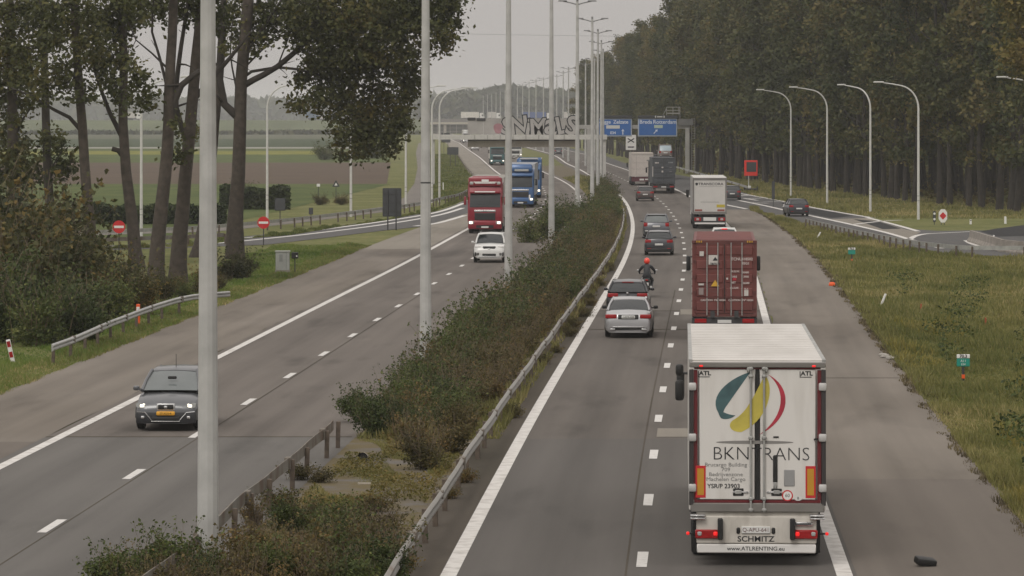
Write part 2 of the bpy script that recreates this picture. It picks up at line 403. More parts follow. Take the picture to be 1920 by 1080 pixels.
def field_mat(name, a, b, sx=0.05, sy=0.02):
    m, N, L, P = _nodes(name); P.inputs["Roughness"].default_value = 0.95; P.inputs["Specular IOR Level"].default_value = 0.1
    tc = N.new("ShaderNodeTexCoord"); mp = N.new("ShaderNodeMapping"); mp.inputs["Scale"].default_value = (sx, sy, 1)
    nz = N.new("ShaderNodeTexNoise"); nz.inputs["Scale"].default_value = 4; nz.inputs["Detail"].default_value = 8
    L.new(tc.outputs["Object"], mp.inputs[0]); L.new(mp.outputs[0], nz.inputs["Vector"])
    r = N.new("ShaderNodeValToRGB"); r.color_ramp.elements[0].position = 0.35; r.color_ramp.elements[0].color = (*a, 1); r.color_ramp.elements[1].position = 0.65; r.color_ramp.elements[1].color = (*b, 1)
    L.new(nz.outputs["Fac"], r.inputs[0]); L.new(r.outputs[0], P.inputs["Base Color"]); return m
M['f_green'] = field_mat('meadow_green', (0.060, 0.082, 0.026), (0.092, 0.112, 0.036))
M['f_brown'] = field_mat('ploughed_soil', (0.082, 0.062, 0.048), (0.118, 0.088, 0.064), 0.02, 0.08)
M['f_yellow'] = field_mat('mustard_crop', (0.14, 0.145, 0.03), (0.20, 0.195, 0.045))
M['f_grey'] = field_mat('stubble_field', (0.080, 0.088, 0.058), (0.11, 0.112, 0.072))
M['f_dark'] = field_mat('dark_green_field', (0.038, 0.054, 0.028), (0.060, 0.076, 0.038))
def field(name, Y0, Y1, x0a, x1a, x0b, x1b, m, z):
    tag(sheet(name, [(x0a, Y0), (x1a, Y0), (x1b, Y1), (x0b, Y1)], z, m), kind='structure')
field('meadow', 285, 512, -75, -24, -90, -15, M['f_green'], 0.0)
field('ploughed_field', 512, 745, -120, -15.6, -150, -22, M['f_brown'], 0.004)
field('pasture', 745, 900, -150, -22, -160, -27, M['f_green'], 0.0)
field('mustard_field', 900, 985, -180, -42, -200, -46, M['f_yellow'], 0.004)
field('beet_field', 1000, 1060, -200, -34, -200, -36, M['f_green'], 0.0)
field('farm_track', 1064, 1110, -220, -35, -230, -36, mat('pale_track', (0.24, 0.23, 0.20), 0.9), 0.004)
field('stubble_field', 1115, 1500, -240, -38, -300, -52, M['f_dark'], 0.0)
field('far_field', 1505, 1955, -350, -52, -420, -70, M['f_grey'], 0.004)

LANE_L = (-1.8, 1.8); LANE_R = (-1.8, 1.85)
M['asphalt_L'] = road_mat('worn_asphalt', (0.142, 0.126, 0.112), LANE_L, 0.11)
M['asphalt_R'] = road_mat('worn_dark_asphalt', (0.122, 0.109, 0.097), LANE_R, 0.13)
M['deck_L'] = road_mat('bridge_deck_asphalt', (0.130, 0.123, 0.114), LANE_L, 0.10, var=0.13)
M['deck_R'] = road_mat('dark_deck_asphalt', (0.110, 0.102, 0.094), LANE_R, 0.12, var=0.13)
M['shoulder'] = road_mat('brown_concrete_shoulder', (0.160, 0.140, 0.118), (), var=0.15, c2=(0.192, 0.170, 0.146))
M['shoulder_deck'] = road_mat('grey_deck_shoulder', (0.142, 0.124, 0.107), (), var=0.13)
M['ramp'] = road_mat('slip_road_asphalt', (0.098, 0.096, 0.094), (), var=0.10)
M['ramp_dark'] = road_mat('fresh_dark_asphalt', (0.030, 0.030, 0.031), (), var=0.12)
M['pale_conc'] = road_mat('pale_concrete_gore', (0.22, 0.20, 0.17), (), var=0.10)
M['service'] = road_mat('service_road_concrete', (0.17, 0.155, 0.14), (), var=0.08)
M['grime'] = road_mat('grimy_verge_strip', (0.085, 0.072, 0.058), (), var=0.25, c2=(0.06, 0.052, 0.038))
M['median_soil'] = mat('mossy_median_slab', (0.115, 0.102, 0.088), 0.95, c2=(0.105, 0.080, 0.032), scale=0.8, lo=0.38, hi=0.54, bump=0.5, bscale=6)

# oncoming carriageway
road_l = tag(ribbon('motorway_lanes', XL, -3.9, 4.3, 30, 1950, 0.0, M['asphalt_L']), kind='structure')
tag(ribbon('hard_shoulder', XL, -8.0, -3.9, 30, 262, 0.002, M['shoulder'], jag=0.06, step=2.5), kind='structure')
tag(ribbon('hard_shoulder', XL, lambda Y: np.interp(Y, [262, 300, 320, 400, 430, 1900], [-8.0, -7.6, -7.3, -8.4, -7.6, -7.6]), -3.9, 262, 1950, 0.002, M['pale_conc']), kind='structure')
ribbon('bridge_deck', XL, -3.9, 4.3, 30, 108.5, 0.006, M['deck_L'], road_l)
ribbon('deck_shoulder', XL, -8.0, -3.9, 30, 107, 0.007, M['shoulder_deck'], road_l)
ribbon('edge_line', XL, -3.66, -3.38, 30, 1900, 0.011, M['paint_line'], road_l, step=4)
ribbon('edge_line', XL, 3.45, 3.67, 300, 1900, 0.011, M['paint_line'], road_l, step=4)
ribbon('lane_seam', XL, 0.16, 0.20, 30, 200, 0.009, M['grime'], road_l)
# carriageway going away
road_r = tag(ribbon('motorway_lanes', XR, -4.6, 4.0, 30, 1950, 0.0, M['asphalt_R']), kind='structure')
tag(ribbon('hard_shoulder', XR, 4.0, 7.95, 30, 372, 0.002, M['shoulder'], jag=0.09, step=2.0), kind='structure')
tag(ribbon('hard_shoulder', XR, 4.0, lambda Y: np.interp(Y, [372, 420, 560, 640, 760, 1900], [8.0, 10.6, 10.4, 7.5, 7.0, 7.0]), 372, 1950, 0.002, M['ramp']), kind='structure')
tag(ribbon('kerb_gutter', XR, -4.62, -3.72, 30, 420, 0.004, M['grime']), kind='structure')
ribbon('bridge_deck', XR, -3.6, 4.0, 30, 108.0, 0.006, M['deck_R'], road_r)
ribbon('deck_shoulder', XR, 4.0, 7.95, 30, 96, 0.007, M['shoulder_deck'], road_r)
ribbon('edge_line', XR, -3.70, -3.40, 30, 1900, 0.012, M['paint_line'], road_r, step=4)
ribbon('edge_line', XR, 3.62, 3.92, 30, 385, 0.012, M['paint_line'], road_r, step=4)
ribbon('edge_line', XR, lambda Y: np.interp(Y, [430, 560, 650, 2000], [3.55, 3.55, 3.6, 3.6]), lambda Y: np.interp(Y, [430, 2000], [3.85, 3.9]), 430, 1900, 0.012, M['paint_line'], road_r)
ribbon('lane_seam', XR, -0.30, -0.26, 30, 200, 0.009, M['grime'], road_r)
# expansion joints and repair patches across the lanes
sheet('repair_patch', [(float(XR(109.0)) + .0, 108.6), (float(XR(109)) + 1.3, 108.6), (float(XR(112)) + 1.3, 111.6), (float(XR(112)) + .0, 111.6)], 0.0085, M['pale_conc'], road_r)
sheet('repair_patch', [(float(XR(176)) + .15, 175.4), (float(XR(176)) + 1.5, 175.4), (float(XR(180)) + 1.5, 180.2), (float(XR(180)) + .15, 180.2)], 0.0085, M['pale_conc'], road_r)
ribbon('tar_joint', XR, -3.5, 4.0, 163.0, 163.5, 0.0085, M['grime'], road_r, step=0.5)
ribbon('tar_joint', XR, -3.5, 4.0, 178.6, 179.1, 0.0080, M['grime'], road_r, step=0.5)
ribbon('tar_joint', XR, 3.95, 7.9, 133.0, 133.15, 0.0085, M['grime'], road_r, step=0.15)
ribbon('tar_joint', XL, -3.9, 4.2, 108.5, 108.8, 0.0085, M['grime'], road_l, step=0.3)

# lane dashes, one object each
dash_me = {}
def dashes(fx, road, starts, w=0.2, ln=2.7):
    for Y in starts:
        me = bpy.data.meshes.new('lane_dash')
        jit = RN.uniform(-.02, .02)
        me.from_pydata([(-w / 2, -ln / 2, 0), (w / 2, -ln / 2, 0), (w / 2 + jit, ln / 2, 0), (-w / 2, ln / 2 + jit, 0)], [], [(0, 1, 2, 3)]) if 'd' not in dash_me else None
        if 'd' not in dash_me: me.materials.append(M['paint_new']); me.update(); dash_me['d'] = me
        else: bpy.data.meshes.remove(me)
        link('lane_dash', dash_me['d'], road, (float(fx(Y)), Y, 0.013), (0, 0, -math.atan(slope(fx, Y))))
dashes(XR, road_r, [66.4 + 12.2 * k for k in range(0, 58)])
dashes(XL, road_l, [72.7 + 12.3 * k for k in range(0, 56)])
# closely spaced block marking where the slip road leaves the oncoming lanes, and beside the merging lane
def blocks(fx, road, u, Y0, Y1, st, ln=3.0, w=0.28):
    me = bpy.data.meshes.new('lane_block'); me.from_pydata([(-w / 2, -ln / 2, 0), (w / 2, -ln / 2, 0), (w / 2, ln / 2, 0), (-w / 2, ln / 2, 0)], [], [(0, 1, 2, 3)]); me.update(); me.materials.append(M['paint_new'])
    Y = Y0
    while Y < Y1:
        link('lane_block', me, road, (float(fx(Y)) + u, Y, 0.013), (0, 0, -math.atan(slope(fx, Y)))); Y += st
blocks(XR, road_r, 3.7, 388, 430, 6)

# slip road joining from the roundabout side
ramp_px_low = [(1408, 391), (1440, 401), (1520, 424), (1650, 452), (1780, 477), (1990, 484)]
ramp_px_up = [(1990, 430), (1900, 433), (1820, 432), (1760, 433), (1715, 430), (1680, 422), (1620, 405), (1530, 389.5), (1465, 378), (1400, 366)]
ramp = tag(sheet('slip_road', [g(*p) for p in ramp_px_low + ramp_px_up], 0.006, M['ramp']), kind='structure')
sheet('concrete_gore', [g(*p) for p in [(1556, 411), (1625, 409), (1700, 431), (1726, 436), (1700, 449), (1660, 437)]], 0.010, M['pale_conc'], ramp)
sheet('dark_panel', [g(*p) for p in [(1470, 386), (1530, 392.5), (1600, 405), (1560, 409), (1500, 398)]], 0.0095, M['ramp_dark'], ramp)
sheet('dark_panel', [g(*p) for p in [(1600, 411), (1645, 415), (1690, 429), (1655, 430)]], 0.0125, M['ramp_dark'], ramp)
for p in ([(1376, 361), (1450, 374), (1530, 390.5), (1620, 406), (1640, 408)], [(1625, 408), (1680, 422), (1722, 434)], [(1380, 375), (1430, 385), (1475, 395), (1545, 410), (1600, 422), (1660, 436), (1705, 449), (1765, 466)],
          [(1706, 449), (1716, 443), (1735, 439), (1770, 437), (1822, 434.5)], [(1812, 451), (1822, 457), (1845, 464), (1866, 469)], [(1600, 421), (1648, 415.5), (1690, 413)],
          [(1360, 384), (1400, 392)], [(1395, 372), (1420, 376)], [(1405, 380), (1440, 381.5)], [(1800, 468), (1826, 468)]):
    line_on('road_line', [g(*q) for q in p], 0.42, 0.0155, M['paint_line'], ramp)
for a in ((1380, 368, 1405, 366), (1398, 373, 1430, 371.5), (1430, 379, 1462, 378), (1470, 388, 1496, 384)):
    line_on('chevron_stripe', [g(a[0], a[1]), g(a[2], a[3])], 0.5, 0.0165, M['paint_new'], ramp)
tag(sheet('side_road', [g(*p) for p in [(1838, 434), (1870, 428.5), (2000, 412), (2000, 441), (1905, 443), (1872, 444)]], 0.014, M['ramp_dark']), kind='structure')

# slip road leaving the oncoming lanes, and the service road beside the fields
off_low = [(-60, 476), (150, 470), (300, 466), (408, 462), (497, 459), (600, 447), (720, 432), (790, 425), (880, 399)]
off_up = [(905, 371), (870, 378), (820, 396), (720, 412), (600, 428), (408, 449), (300, 457), (150, 462), (-60, 466)]
off = tag(sheet('exit_road', [g(*p) for p in off_low + off_up], 0.0045, M['ramp']), kind='structure')
for p in ([(870, 381), (820, 398), (720, 415), (600, 431), (500, 442), (408, 452), (300, 459), (150, 464)], [(868, 390), (820, 404), (720, 421), (600, 436.5), (500, 447.5), (408, 456), (300, 462.5), (150, 467)],
          [(778, 424), (822, 418), (872, 404)]):
    line_on('road_line', [g(*q) for q in p], 0.45, 0.012, M['paint_new'], off)
sheet('concrete_gore', [g(*p) for p in [(790, 425.5), (875, 404), (880, 416), (868, 434), (822, 428)]], 0.008, M['pale_conc'], off)
tag(sheet('service_road', [g(*p) for p in [(-60, 452), (150, 442), (408, 434), (560, 418), (717, 398), (795, 384), (797, 344), (795, 315), (791, 290), (789, 268), (785, 268), (780, 286), (783, 315), (777, 344), (757, 371), (717, 388), (560, 408), (408, 424), (150, 434), (-60, 444)]], 0.008, M['service']), kind='structure')

# median: soil under the shrubs, bare mossy slab near the camera
tag(ribbon('median_ground', lambda Y: XL(Y), 4.3, lambda Y: float(XR(Y) - XL(Y)) - 4.55, 30, 700, 0.003, M['median_soil']), kind='structure')

# far hills and wood behind everything
M['far_leaf'] = leaf_mat('far_wood_leaves', (0.022, 0.03, 0.012), (0.04, 0.048, 0.018), (0.07, 0.065, 0.025), 0.1, 0.1, 0.01)
def leaf_quads(C, size, flat=0.0):
    """C: (n,3) centres -> (4n,3) diamond leaves of random tilt"""
    n = len(C); d1 = NR.normal(size=(n, 3)); d1[:, 2] *= (1 - flat); d1 /= np.linalg.norm(d1, axis=1)[:, None]
    d2 = NR.normal(size=(n, 3)); d2 -= d1 * np.sum(d1 * d2, axis=1)[:, None]; d2 /= np.linalg.norm(d2, axis=1)[:, None]
    s = np.asarray(size if hasattr(size, '__len__') else np.full(n, size)) * NR.uniform(0.45, 1.5, n)
    a = d1 * s[:, None]; b = d2 * (s * 0.62)[:, None]
    return np.stack([C - a, C - b + a * .1, C + a, C + b - a * .1], axis=1).reshape(-1, 3)
def far_wood(name, label, Y, px, py, n, deep, size):
    """belt of wood with an uneven top following the outline px, py at distance Y"""
    xs = (np.array(px) - CX) * Y / F; tops = H - (np.array(py) - HY) * Y / F
    X = NR.uniform(xs[0], xs[-1], n); D = NR.uniform(0, deep, n)
    bump = 0.86 + 0.14 * np.sin(X * 0.11 + D * 0.02) * np.sin(X * 0.043 + 1.3) + 0.07 * np.sin(X * 0.37 + D * .1)
    T = np.interp(X, xs, tops) * bump
    Z = T * (1 - NR.uniform(0, 1, n) ** 2.2)
    C = np.stack([X, Y + D, Z], axis=1)
    o = link(name, arr_mesh(name, leaf_quads(C, size), 4, M['far_leaf'])); tag(o, label, 'wood', kind='stuff'); return o
far_wood('distant_wood', 'hazy grey wood on the skyline behind the far motorway', 4200, [-200, 0, 300, 620, 800, 1100, 1300], [190, 188, 187, 190, 182, 186, 190], 20000, 260, 6.5)
far_wood('distant_wood', 'hazy wood rising behind the row of far lamp posts', 2900, [780, 820, 870, 930, 1000, 1060, 1150, 1300], [196, 183, 173, 168, 173, 170, 174, 170], 22000, 260, 4.6)
far_wood('distant_hedge', 'dark tree belt at the foot of the far embankment', 1850, [-120, 200, 420, 610, 700, 800], [252, 249, 251, 247, 250, 252], 7000, 16, 1.5)

# elevated far motorway on its bank, with the bridge that carries it
bk = MB(); n = 40
ringsA = []
for i in range(n + 1):
    X = -420 + 900 * i / n
    ringsA.append([(X, 1962, -1), (X, 1992, 6.3 + .15 * math.sin(i * 1.7)), (X, 2016, 6.3), (X, 2050, -1)])
bk.loft(ringsA)
bank = bk.build('embankment', mat('bank_grass', (0.085, 0.10, 0.045), 0.95, var=0.25, scale=0.05)); tag(bank, kind='structure')
fb = empty('flyover_bridge', (0, 1958, 0)); tag(fb, 'pale concrete motorway bridge crossing far behind the sign gantry', 'bridge')
xa, xb = at(806, 230, 1958).x, at(1092, 230, 1958).x
MB().box(((xa + xb) / 2, 0, 4.8), (xb - xa, 3.0, 1.1)).build('deck', mat('far_bridge_concrete', (0.42, 0.38, 0.32), 0.85), fb)
MB().box(((xa + xb) / 2, -0.2, 6.2), (xb - xa, 0.5, 1.6)).build('parapet', mat('far_parapet', (0.16, 0.15, 0.14), 0.85), fb)
MB().box(((xa + xb) / 2, 1.2, 2.0), (xb - xa - 2, 0.6, 4.5)).build('opening_shade_panel', mat('painted_opening_shade', (0.07, 0.068, 0.062), 0.9), fb)  # dark panel paints the shaded opening below the deck
for i in range(5):
    MB().box((xa + (xb - xa) * (i + .5) / 5, -0.4, 2.1), (1.2, 1.0, 4.25)).build('pier', mat('far_pier', (0.33, 0.30, 0.26), 0.9), fb)

# ------------------------------------------------------------------ guard rails
def smooth_path(pts, step):
    P = [Vector(p) for p in pts]; Q = []
    for i in range(len(P) - 1):
        p0, p1, p2, p3 = P[max(i - 1, 0)], P[i], P[i + 1], P[min(i + 2, len(P) - 1)]
        n = max(1, int((p2 - p1).length / step))
        for k in range(n):
            t = k / n
            Q.append(0.5 * ((2 * p1) + (p2 - p0) * t + (2 * p0 - 5 * p1 + 4 * p2 - p3) * t * t + (3 * p1 - p0 - 3 * p2 + p3) * t ** 3))
    Q.append(P[-1]); return Q
W_PROF = [(0, .48), (.055, .52), (.055, .56), (.005, .605), (.055, .65), (.055, .69), (0, .735), (-.02, .735), (-.02, .48)]
POST_ME = {}
def guardrail(name, label, pts, side, m, pm, post_step=4.0, wav=0.0, step=2.0, group='steel guard rails', lift=0.0, double=False, ground_z=0.0):
    """W-beam along ground points; side = +1/-1 puts the face to the left/right of the walking direction"""
    root = empty(name, (0, 0, 0)); tag(root, label, 'guard rail', group)
    Q = smooth_path([(p[0], p[1], 0) for p in pts], step); rings = []; acc = 0; nxt = 0.3
    for i, q in enumerate(Q):
        t = (Q[min(i + 1, len(Q) - 1)] - Q[max(i - 1, 0)]).normalized(); nr = Vector((-t.y, t.x, 0)) * side
        w = wav * (math.sin(q.y * 0.31) + 0.6 * math.sin(q.y * 0.83 + 1)); dz = wav * 0.6 * math.sin(q.y * 0.45 + 2) + lift
        rings.append([q + nr * (o + w) + Vector((0, 0, z + dz)) for o, z in W_PROF])
        if i: acc += (Q[i] - Q[i - 1]).length
        if acc >= nxt:
            nxt += post_step
            if 'p' not in POST_ME: POST_ME['p'] = MB().rbox((0, 0, 0.31), (.09, .11, .76), .012, 1).mesh('post', None)
            me = POST_ME.setdefault(pm.name, None)
            if me is None: me = POST_ME['p'].copy(); me.materials.clear(); me.materials.append(pm); POST_ME[pm.name] = me
            if post_step == 4.0 and step < 3 and int(nxt / post_step) % 2 == 0:
                if 's' not in POST_ME: POST_ME['s'] = MB().rbox((0, 0, .608), (.34, .14, .27), .012, 1).mesh('splice_plate', M['galv_dark'])
                link('splice_plate', POST_ME['s'], root, q + nr * 0.0, (0, 0, math.atan2(t.y, t.x)))
            link('post', me, root, q - nr * 0.10, (RN.uniform(-.04, .04), RN.uniform(-.04, .04), math.atan2(t.y, t.x)))
    MB().loft(rings).build('rail_beam', m, root, smooth=40)
    if double:
        MB().loft([[v + Vector((0, 0, -.34)) for v in r] for r in rings]).build('rail_beam', m, root, smooth=40)
    return root
def along(fx, off, Y0, Y1, st=6.0):
    return [(float(fx(Y)) + (off(Y) if callable(off) else off), Y) for Y in np.arange(Y0, Y1 + .1, st)]
guardrail('guard_rail', 'weathered guard rail between the median shrubs and the lanes going away', along(XR, -4.25, 40, 345, 5), -1, M['galv_worn'], M['post_brown'], 4.0, 0.014, 1.6)
guardrail('guard_rail', 'dirty guard rail with rusty posts along the oncoming side of the bare median', along(XL, 4.05, 40, 108, 5), 1, M['galv_dark'], M['post_brown'], 4.0, 0.03, 1.6)
guardrail('guard_rail', 'shiny guard rail on the verge below the autumn bushes, ending in a bare stub', [g(98, 686), g(150, 664), g(220, 632), g(290, 604), g(340, 588), g(385, 581), g(430, 577)], -1, M['galv'], M['post_brown'], 4.0, 0.01, 1.2)
guardrail('guard_rail', 'double guard rail curving along the outside of the joining slip road', [g(1512, 428), g(1560, 440), g(1620, 454), g(1700, 470), g(1780, 481), g(1860, 484), g(1990, 483)], 1, M['galv'], M['post_brown'], 2.4, 0.0, 0.6)
guardrail('guard_rail', 'pale guard rail between the exit road and the service road', [g(60, 457), g(300, 446.5), g(408, 440), g(550, 426), g(717, 405), g(790, 393), g(822, 385), g(860, 376), g(876, 368)], 1, M['galv'], M['post_brown'], 4.0, 0.0, 3)
guardrail('guard_rail', 'dark low guard rail at the edge of the exit road behind the tree trunks', [g(100, 470.5), g(300, 463.5), g(420, 457.5)], 1, M['galv_dark'], M['post_brown'], 4.0, 0.0, 2)
guardrail('guard_rail', 'dark guard rail on the grass bank beside the far oncoming shoulder', along(XL, -7.9, 520, 1000, 20), 1, M['galv_dark'], M['post_brown'], 12.0, 0.0, 12)
guardrail('guard_rail', 'pale guard rail along the far edge of the merging lane below the wood', along(XR, 10.9, 455, 780, 15), -1, M['galv'], M['post_brown'], 8.0, 0.0, 8)

# ------------------------------------------------------------------ lamp posts
def taper_pole(h, r0, r1, n=8):
    return MB().tube([(0, 0, -0.1), (0, 0, .9), (0, 0, h * .5), (0, 0, h)], [r0, r0, (r0 + r1) / 2, r1], n)
POLE_H = 17.4
def median_lamp(near):
    root = empty('lamp_post')
    pole = taper_pole(POLE_H, 0.20, 0.10, 12).build('pole', M['pole'], root, smooth=25)
    for s in (-1, 1):
        MB().tube([(0, 0, POLE_H - .25), (s * .5, 0, POLE_H - .1), (s * 1.1, 0, POLE_H + .02)], [.05, .045, .04], 6).build('arm', M['lamp_head'], root)
        h = MB().rbox((s * 1.15, 0, POLE_H + .06), (.75, .28, .12), .03, 1, (.8, .8)).build('lamp_head', M['lamp_head'], root)
    MB().tube([(0, 0, POLE_H), (0, 0, POLE_H + .22)], .09, 8).build('cap', M['lamp_head'], root)
    return root
protoA = median_lamp(True); protoB = None
ords = ['nearest of all to the camera', 'second from the camera', 'third from the camera', 'fourth from the camera', 'fifth from the camera', 'sixth from the camera', 'seventh from the camera', 'eighth from the camera', 'ninth from the camera']
mlamps = [(390, 76.5), (798, 137), (953.5, 200), (1034, 258), (1082.5, 320), (1110.5, 378), (1121, 432), (1127.5, 495), (1131, 560)]
for i, (px, Y) in enumerate(mlamps):
    o = protoA if i == 0 else copy_tree(protoA)
    o.location = ((px - CX) * Y / F, Y, 0); o.rotation_euler = (0, 0, RN.uniform(-.05, .05))
    if i == 1: MB().tube([(0, 0, 6.24), (0, 0, 6.29)], .166, 12).build('band', M['dark_steel'], o)
    tag(o, 'tall pale double-armed lamp post in the median, ' + ords[i], 'lamp post', 'double-armed lamp posts along the median')
far_x = [(1115, 640), (1098, 700), (1066, 765), (1056, 835), (1044, 912), (1019, 976), (1005, 1034), (992, 1100), (980, 1175), (970, 1260), (956, 1330), (947, 1400), (938, 1480), (930, 1560), (922, 1650), (914, 1740), (906, 1830)]
for px, Y in far_x:
    o = copy_tree(protoA); o.location = ((px - CX) * Y / F, Y, 0)
    tag(o, 'thin grey double-armed lamp post fading into the haze beyond the graffiti gantry', 'lamp post', 'far lamp posts in the haze')

def arm_lamp(h, reach, hook=1.5):
    """white post whose top bends over to one side (towards -x for reach > 0)"""
    root = empty('street_lamp'); pts = [(0, 0, -.1), (0, 0, 2.0), (0, 0, h - hook - .4)]; rr = [.115, .11, .085]
    for k in range(1, 9):
        a = k / 8 * math.radians(80); R_ = hook
        pts.append((-(R_ * (1 - math.cos(a))) * 0.9, 0, h - hook - .4 + R_ * math.sin(a))); rr.append(.08 - .003 * k)
    e = pts[-1]; pts.append((e[0] - reach * .5, 0, e[2] + .14)); rr.append(.048); pts.append((e[0] - reach, 0, e[2] + .24)); rr.append(.04)
    MB().tube(pts, rr, 8).build('pole', M['white_pole'], root, smooth=40)
    e = pts[-1]
    MB().rbox((e[0] - .35, 0, e[2] + .05), (.85, .26, .13), .04, 1).build('lamp_head', M['white_pole'], root)
    MB().tube([(0, 0, 1.5), (0, 0, 1.53)], .118, 8).build('band', M['dark_steel'], root)
    MB().tube([(0, 0, 1.9), (0, 0, 1.93)], .117, 8).build('band', M['dark_steel'], root)
    return root
lamp = arm_lamp(11.4, 1.5, 1.9)
spots = [(1483, 367, 1.0, 'white curved street lamp beside the slip road, farthest of the four complete ones', 0.0),
         (1551, 382, 1.0, 'white curved street lamp beside the slip road, second farthest of four', 0.0),
         (1632, 397, 1.0, 'white curved street lamp beside the slip road with the shortest-looking arm', -0.75),
         (1722, 411, 1.0, 'white curved street lamp by the red diamond sign, nearest of the four', 0.0),
         (1965, 440, 1.0, 'white lamp arm reaching in from the frame edge over the side road', 0.0)]
for i, (px, py, s, lb, rz) in enumerate(spots):
    o = lamp if i == 0 else copy_tree(lamp); p = g(px, py); o.location = p; o.rotation_euler = (0, 0, rz)
    tag(o, lb, 'street lamp', 'white curved street lamps by the slip road')
for px, py, rz, lb in [(265, 443, math.pi, 'white curved street lamp behind the tree trunks and the first no-entry sign'), (501, 409, math.pi, 'white curved street lamp rising behind the second no-entry sign'),
                       (658, 406, math.pi, 'white street lamp whose top is hidden in the overhanging leaves, beside the exit road'), (761, 390, math.pi, 'white street lamp beside the bend of the pale service road'),
                       (810, 380, math.pi, 'white street lamp close behind the second median post'), (824, 379, math.pi, 'white curved street lamp on the grass bank with its arm towards the gantry')]:
    o = copy_tree(lamp); o.location = g(px, py); o.rotation_euler = (0, 0, rz); tag(o, lb, 'street lamp', 'white street lamps by the exit road')

# ------------------------------------------------------------------ gantry seen from behind, with graffiti
GY = 503.0
gb = empty('sign_gantry', (0, GY, 0)); tag(gb, 'grey sign gantry over the oncoming lanes with graffiti on its back', 'gantry')
def gx(px, Y=GY): return (px - CX) * Y / F
def gz(py, Y=GY): return H - (py - HY) * Y / F
M['gantry_grey'] = mat('gantry_grey', (0.33, 0.32, 0.30), 0.6, var=0.12, scale=0.6)
M['panel_grey'] = mat('sign_back_grey', (0.34, 0.325, 0.305), 0.65, var=0.14, scale=0.5)
M['panel_low'] = mat('sign_back_lower', (0.37, 0.33, 0.28), 0.7, var=0.14, scale=0.4)
x0, x1 = gx(808), gx(1138)
MB().box(((x0 + x1) / 2, 0, (gz(252) + gz(262)) / 2), (x1 - x0, 0.9, gz(253) - gz(262))).build('beam', mat('gantry_beam', (0.50, 0.49, 0.46), 0.6, var=0.1), gb)
np_ = 7
for i in range(np_):
    a, b = gx(877) + (gx(1081) - gx(877)) * i / np_, gx(877) + (gx(1081) - gx(877)) * (i + 1) / np_
    MB().box(((a + b) / 2, 0.52 + .01 * (i % 2), (gz(222) + gz(252)) / 2), (b - a - .03, .06, gz(222) - gz(252))).build('sign_panel', M['panel_grey'], gb)
    MB().box(((a + b) / 2, 0.56 + .01 * (i % 2), (gz(261.5) + gz(276)) / 2), (b - a - .01, .06, gz(261.5) - gz(276))).build('sign_panel', M['panel_low'], gb)
MB().box(((gx(877) + gx(1081)) / 2, .38, gz(263)), (gx(1081) - gx(877), .12, .12)).build('shadow_line_bar', M['dark_steel'], gb)  # dark bar paints the shadow line along the top of the lower panels
for px in (812, 1133):
    MB().rbox((gx(px), 0.05, gz(262) / 2), (.42, .42, gz(262)), .03, 1).build('post', mat('gantry_post', (0.44, 0.43, 0.41), 0.6, var=0.1), gb)
for py in (233, 240, 247):
    MB().box(((gx(810) + gx(877)) / 2, -.3, gz(py)), (gx(877) - gx(810), .07, .10 if py == 233 else .05)).build('railing_bar', M['gantry_grey'], gb)
for px in (820, 832, 844, 856, 868, 876):
    MB().box((gx(px), -.3, (gz(233) + gz(252)) / 2), (.07, .07, gz(233) - gz(252))).build('railing_post', M['gantry_grey'], gb)
for px in range(890, 1081, 24):
    MB().box((gx(px), -.46, gz(257)), (.14, .05, .5)).build('beam_bracket', M['gantry_grey'], gb)
silver = mat('silver_spray_paint', (0.36, 0.345, 0.33), 0.6, var=0.1)
xc = (gx(935) + gx(1080)) / 2
gxs = gx(938)
for k, (ch, sc2, rot, dz, adv) in enumerate((("S", 2.7, .12, .0, 1.75), ("N", 3.0, -.10, .12, 1.85), ("i", 2.9, .18, .0, .85), ("M", 2.8, -.06, -.1, 2.0), ("a", 3.6, .14, .25, 1.6), ("L", 2.9, -.2, .1, 1.35), ("S", 3.2, .22, .05, 1.6))):
    adv *= .86; xk = gxs + adv / 2; gxs += adv
    for nm, m_, off_, yy in (('graffiti_outline', M['ink'], .20, .484 - k * .012), ('graffiti_fill', silver, .075, .478 - k * .012)):
        o_ = link(nm, text_mesh(ch, sc2, m_, extrude=.002, offset=off_), gb, (xk, yy, gz(238) + dz), (math.radians(90), rot, 0))
def blob(name, cx, cz, rx, rz, m, y, parent, n=18, seed=0):
    MB().prism([(cx + rx * math.cos(a) * (1 + .12 * math.sin(3 * a + seed)), cz + rz * math.sin(a) * (1 + .1 * math.cos(2 * a + seed))) for a in [2 * math.pi * k / n for k in range(n)]], y, y + .006).build(name, m, parent)
blob('graffiti_cloud', gx(934), gz(241), .55, .7, mat('dull_pink_spray', (0.33, 0.17, 0.19), 0.7), .476, gb)
blob('graffiti_cloud', gx(1077), gz(243), .35, .35, mat('faded_pink_spray', (0.36, 0.22, 0.23), 0.7), .476, gb, seed=2)
for px, py, rx, rz in ((884, 223, .5, .12), (902, 224, .55, .12)):
    MB().rbox((gx(px), .52, gz(py)), (rx * 2, .3, rz * 2 + .1), .03, 1).build('floodlight_box', M['dark_steel'], gb)

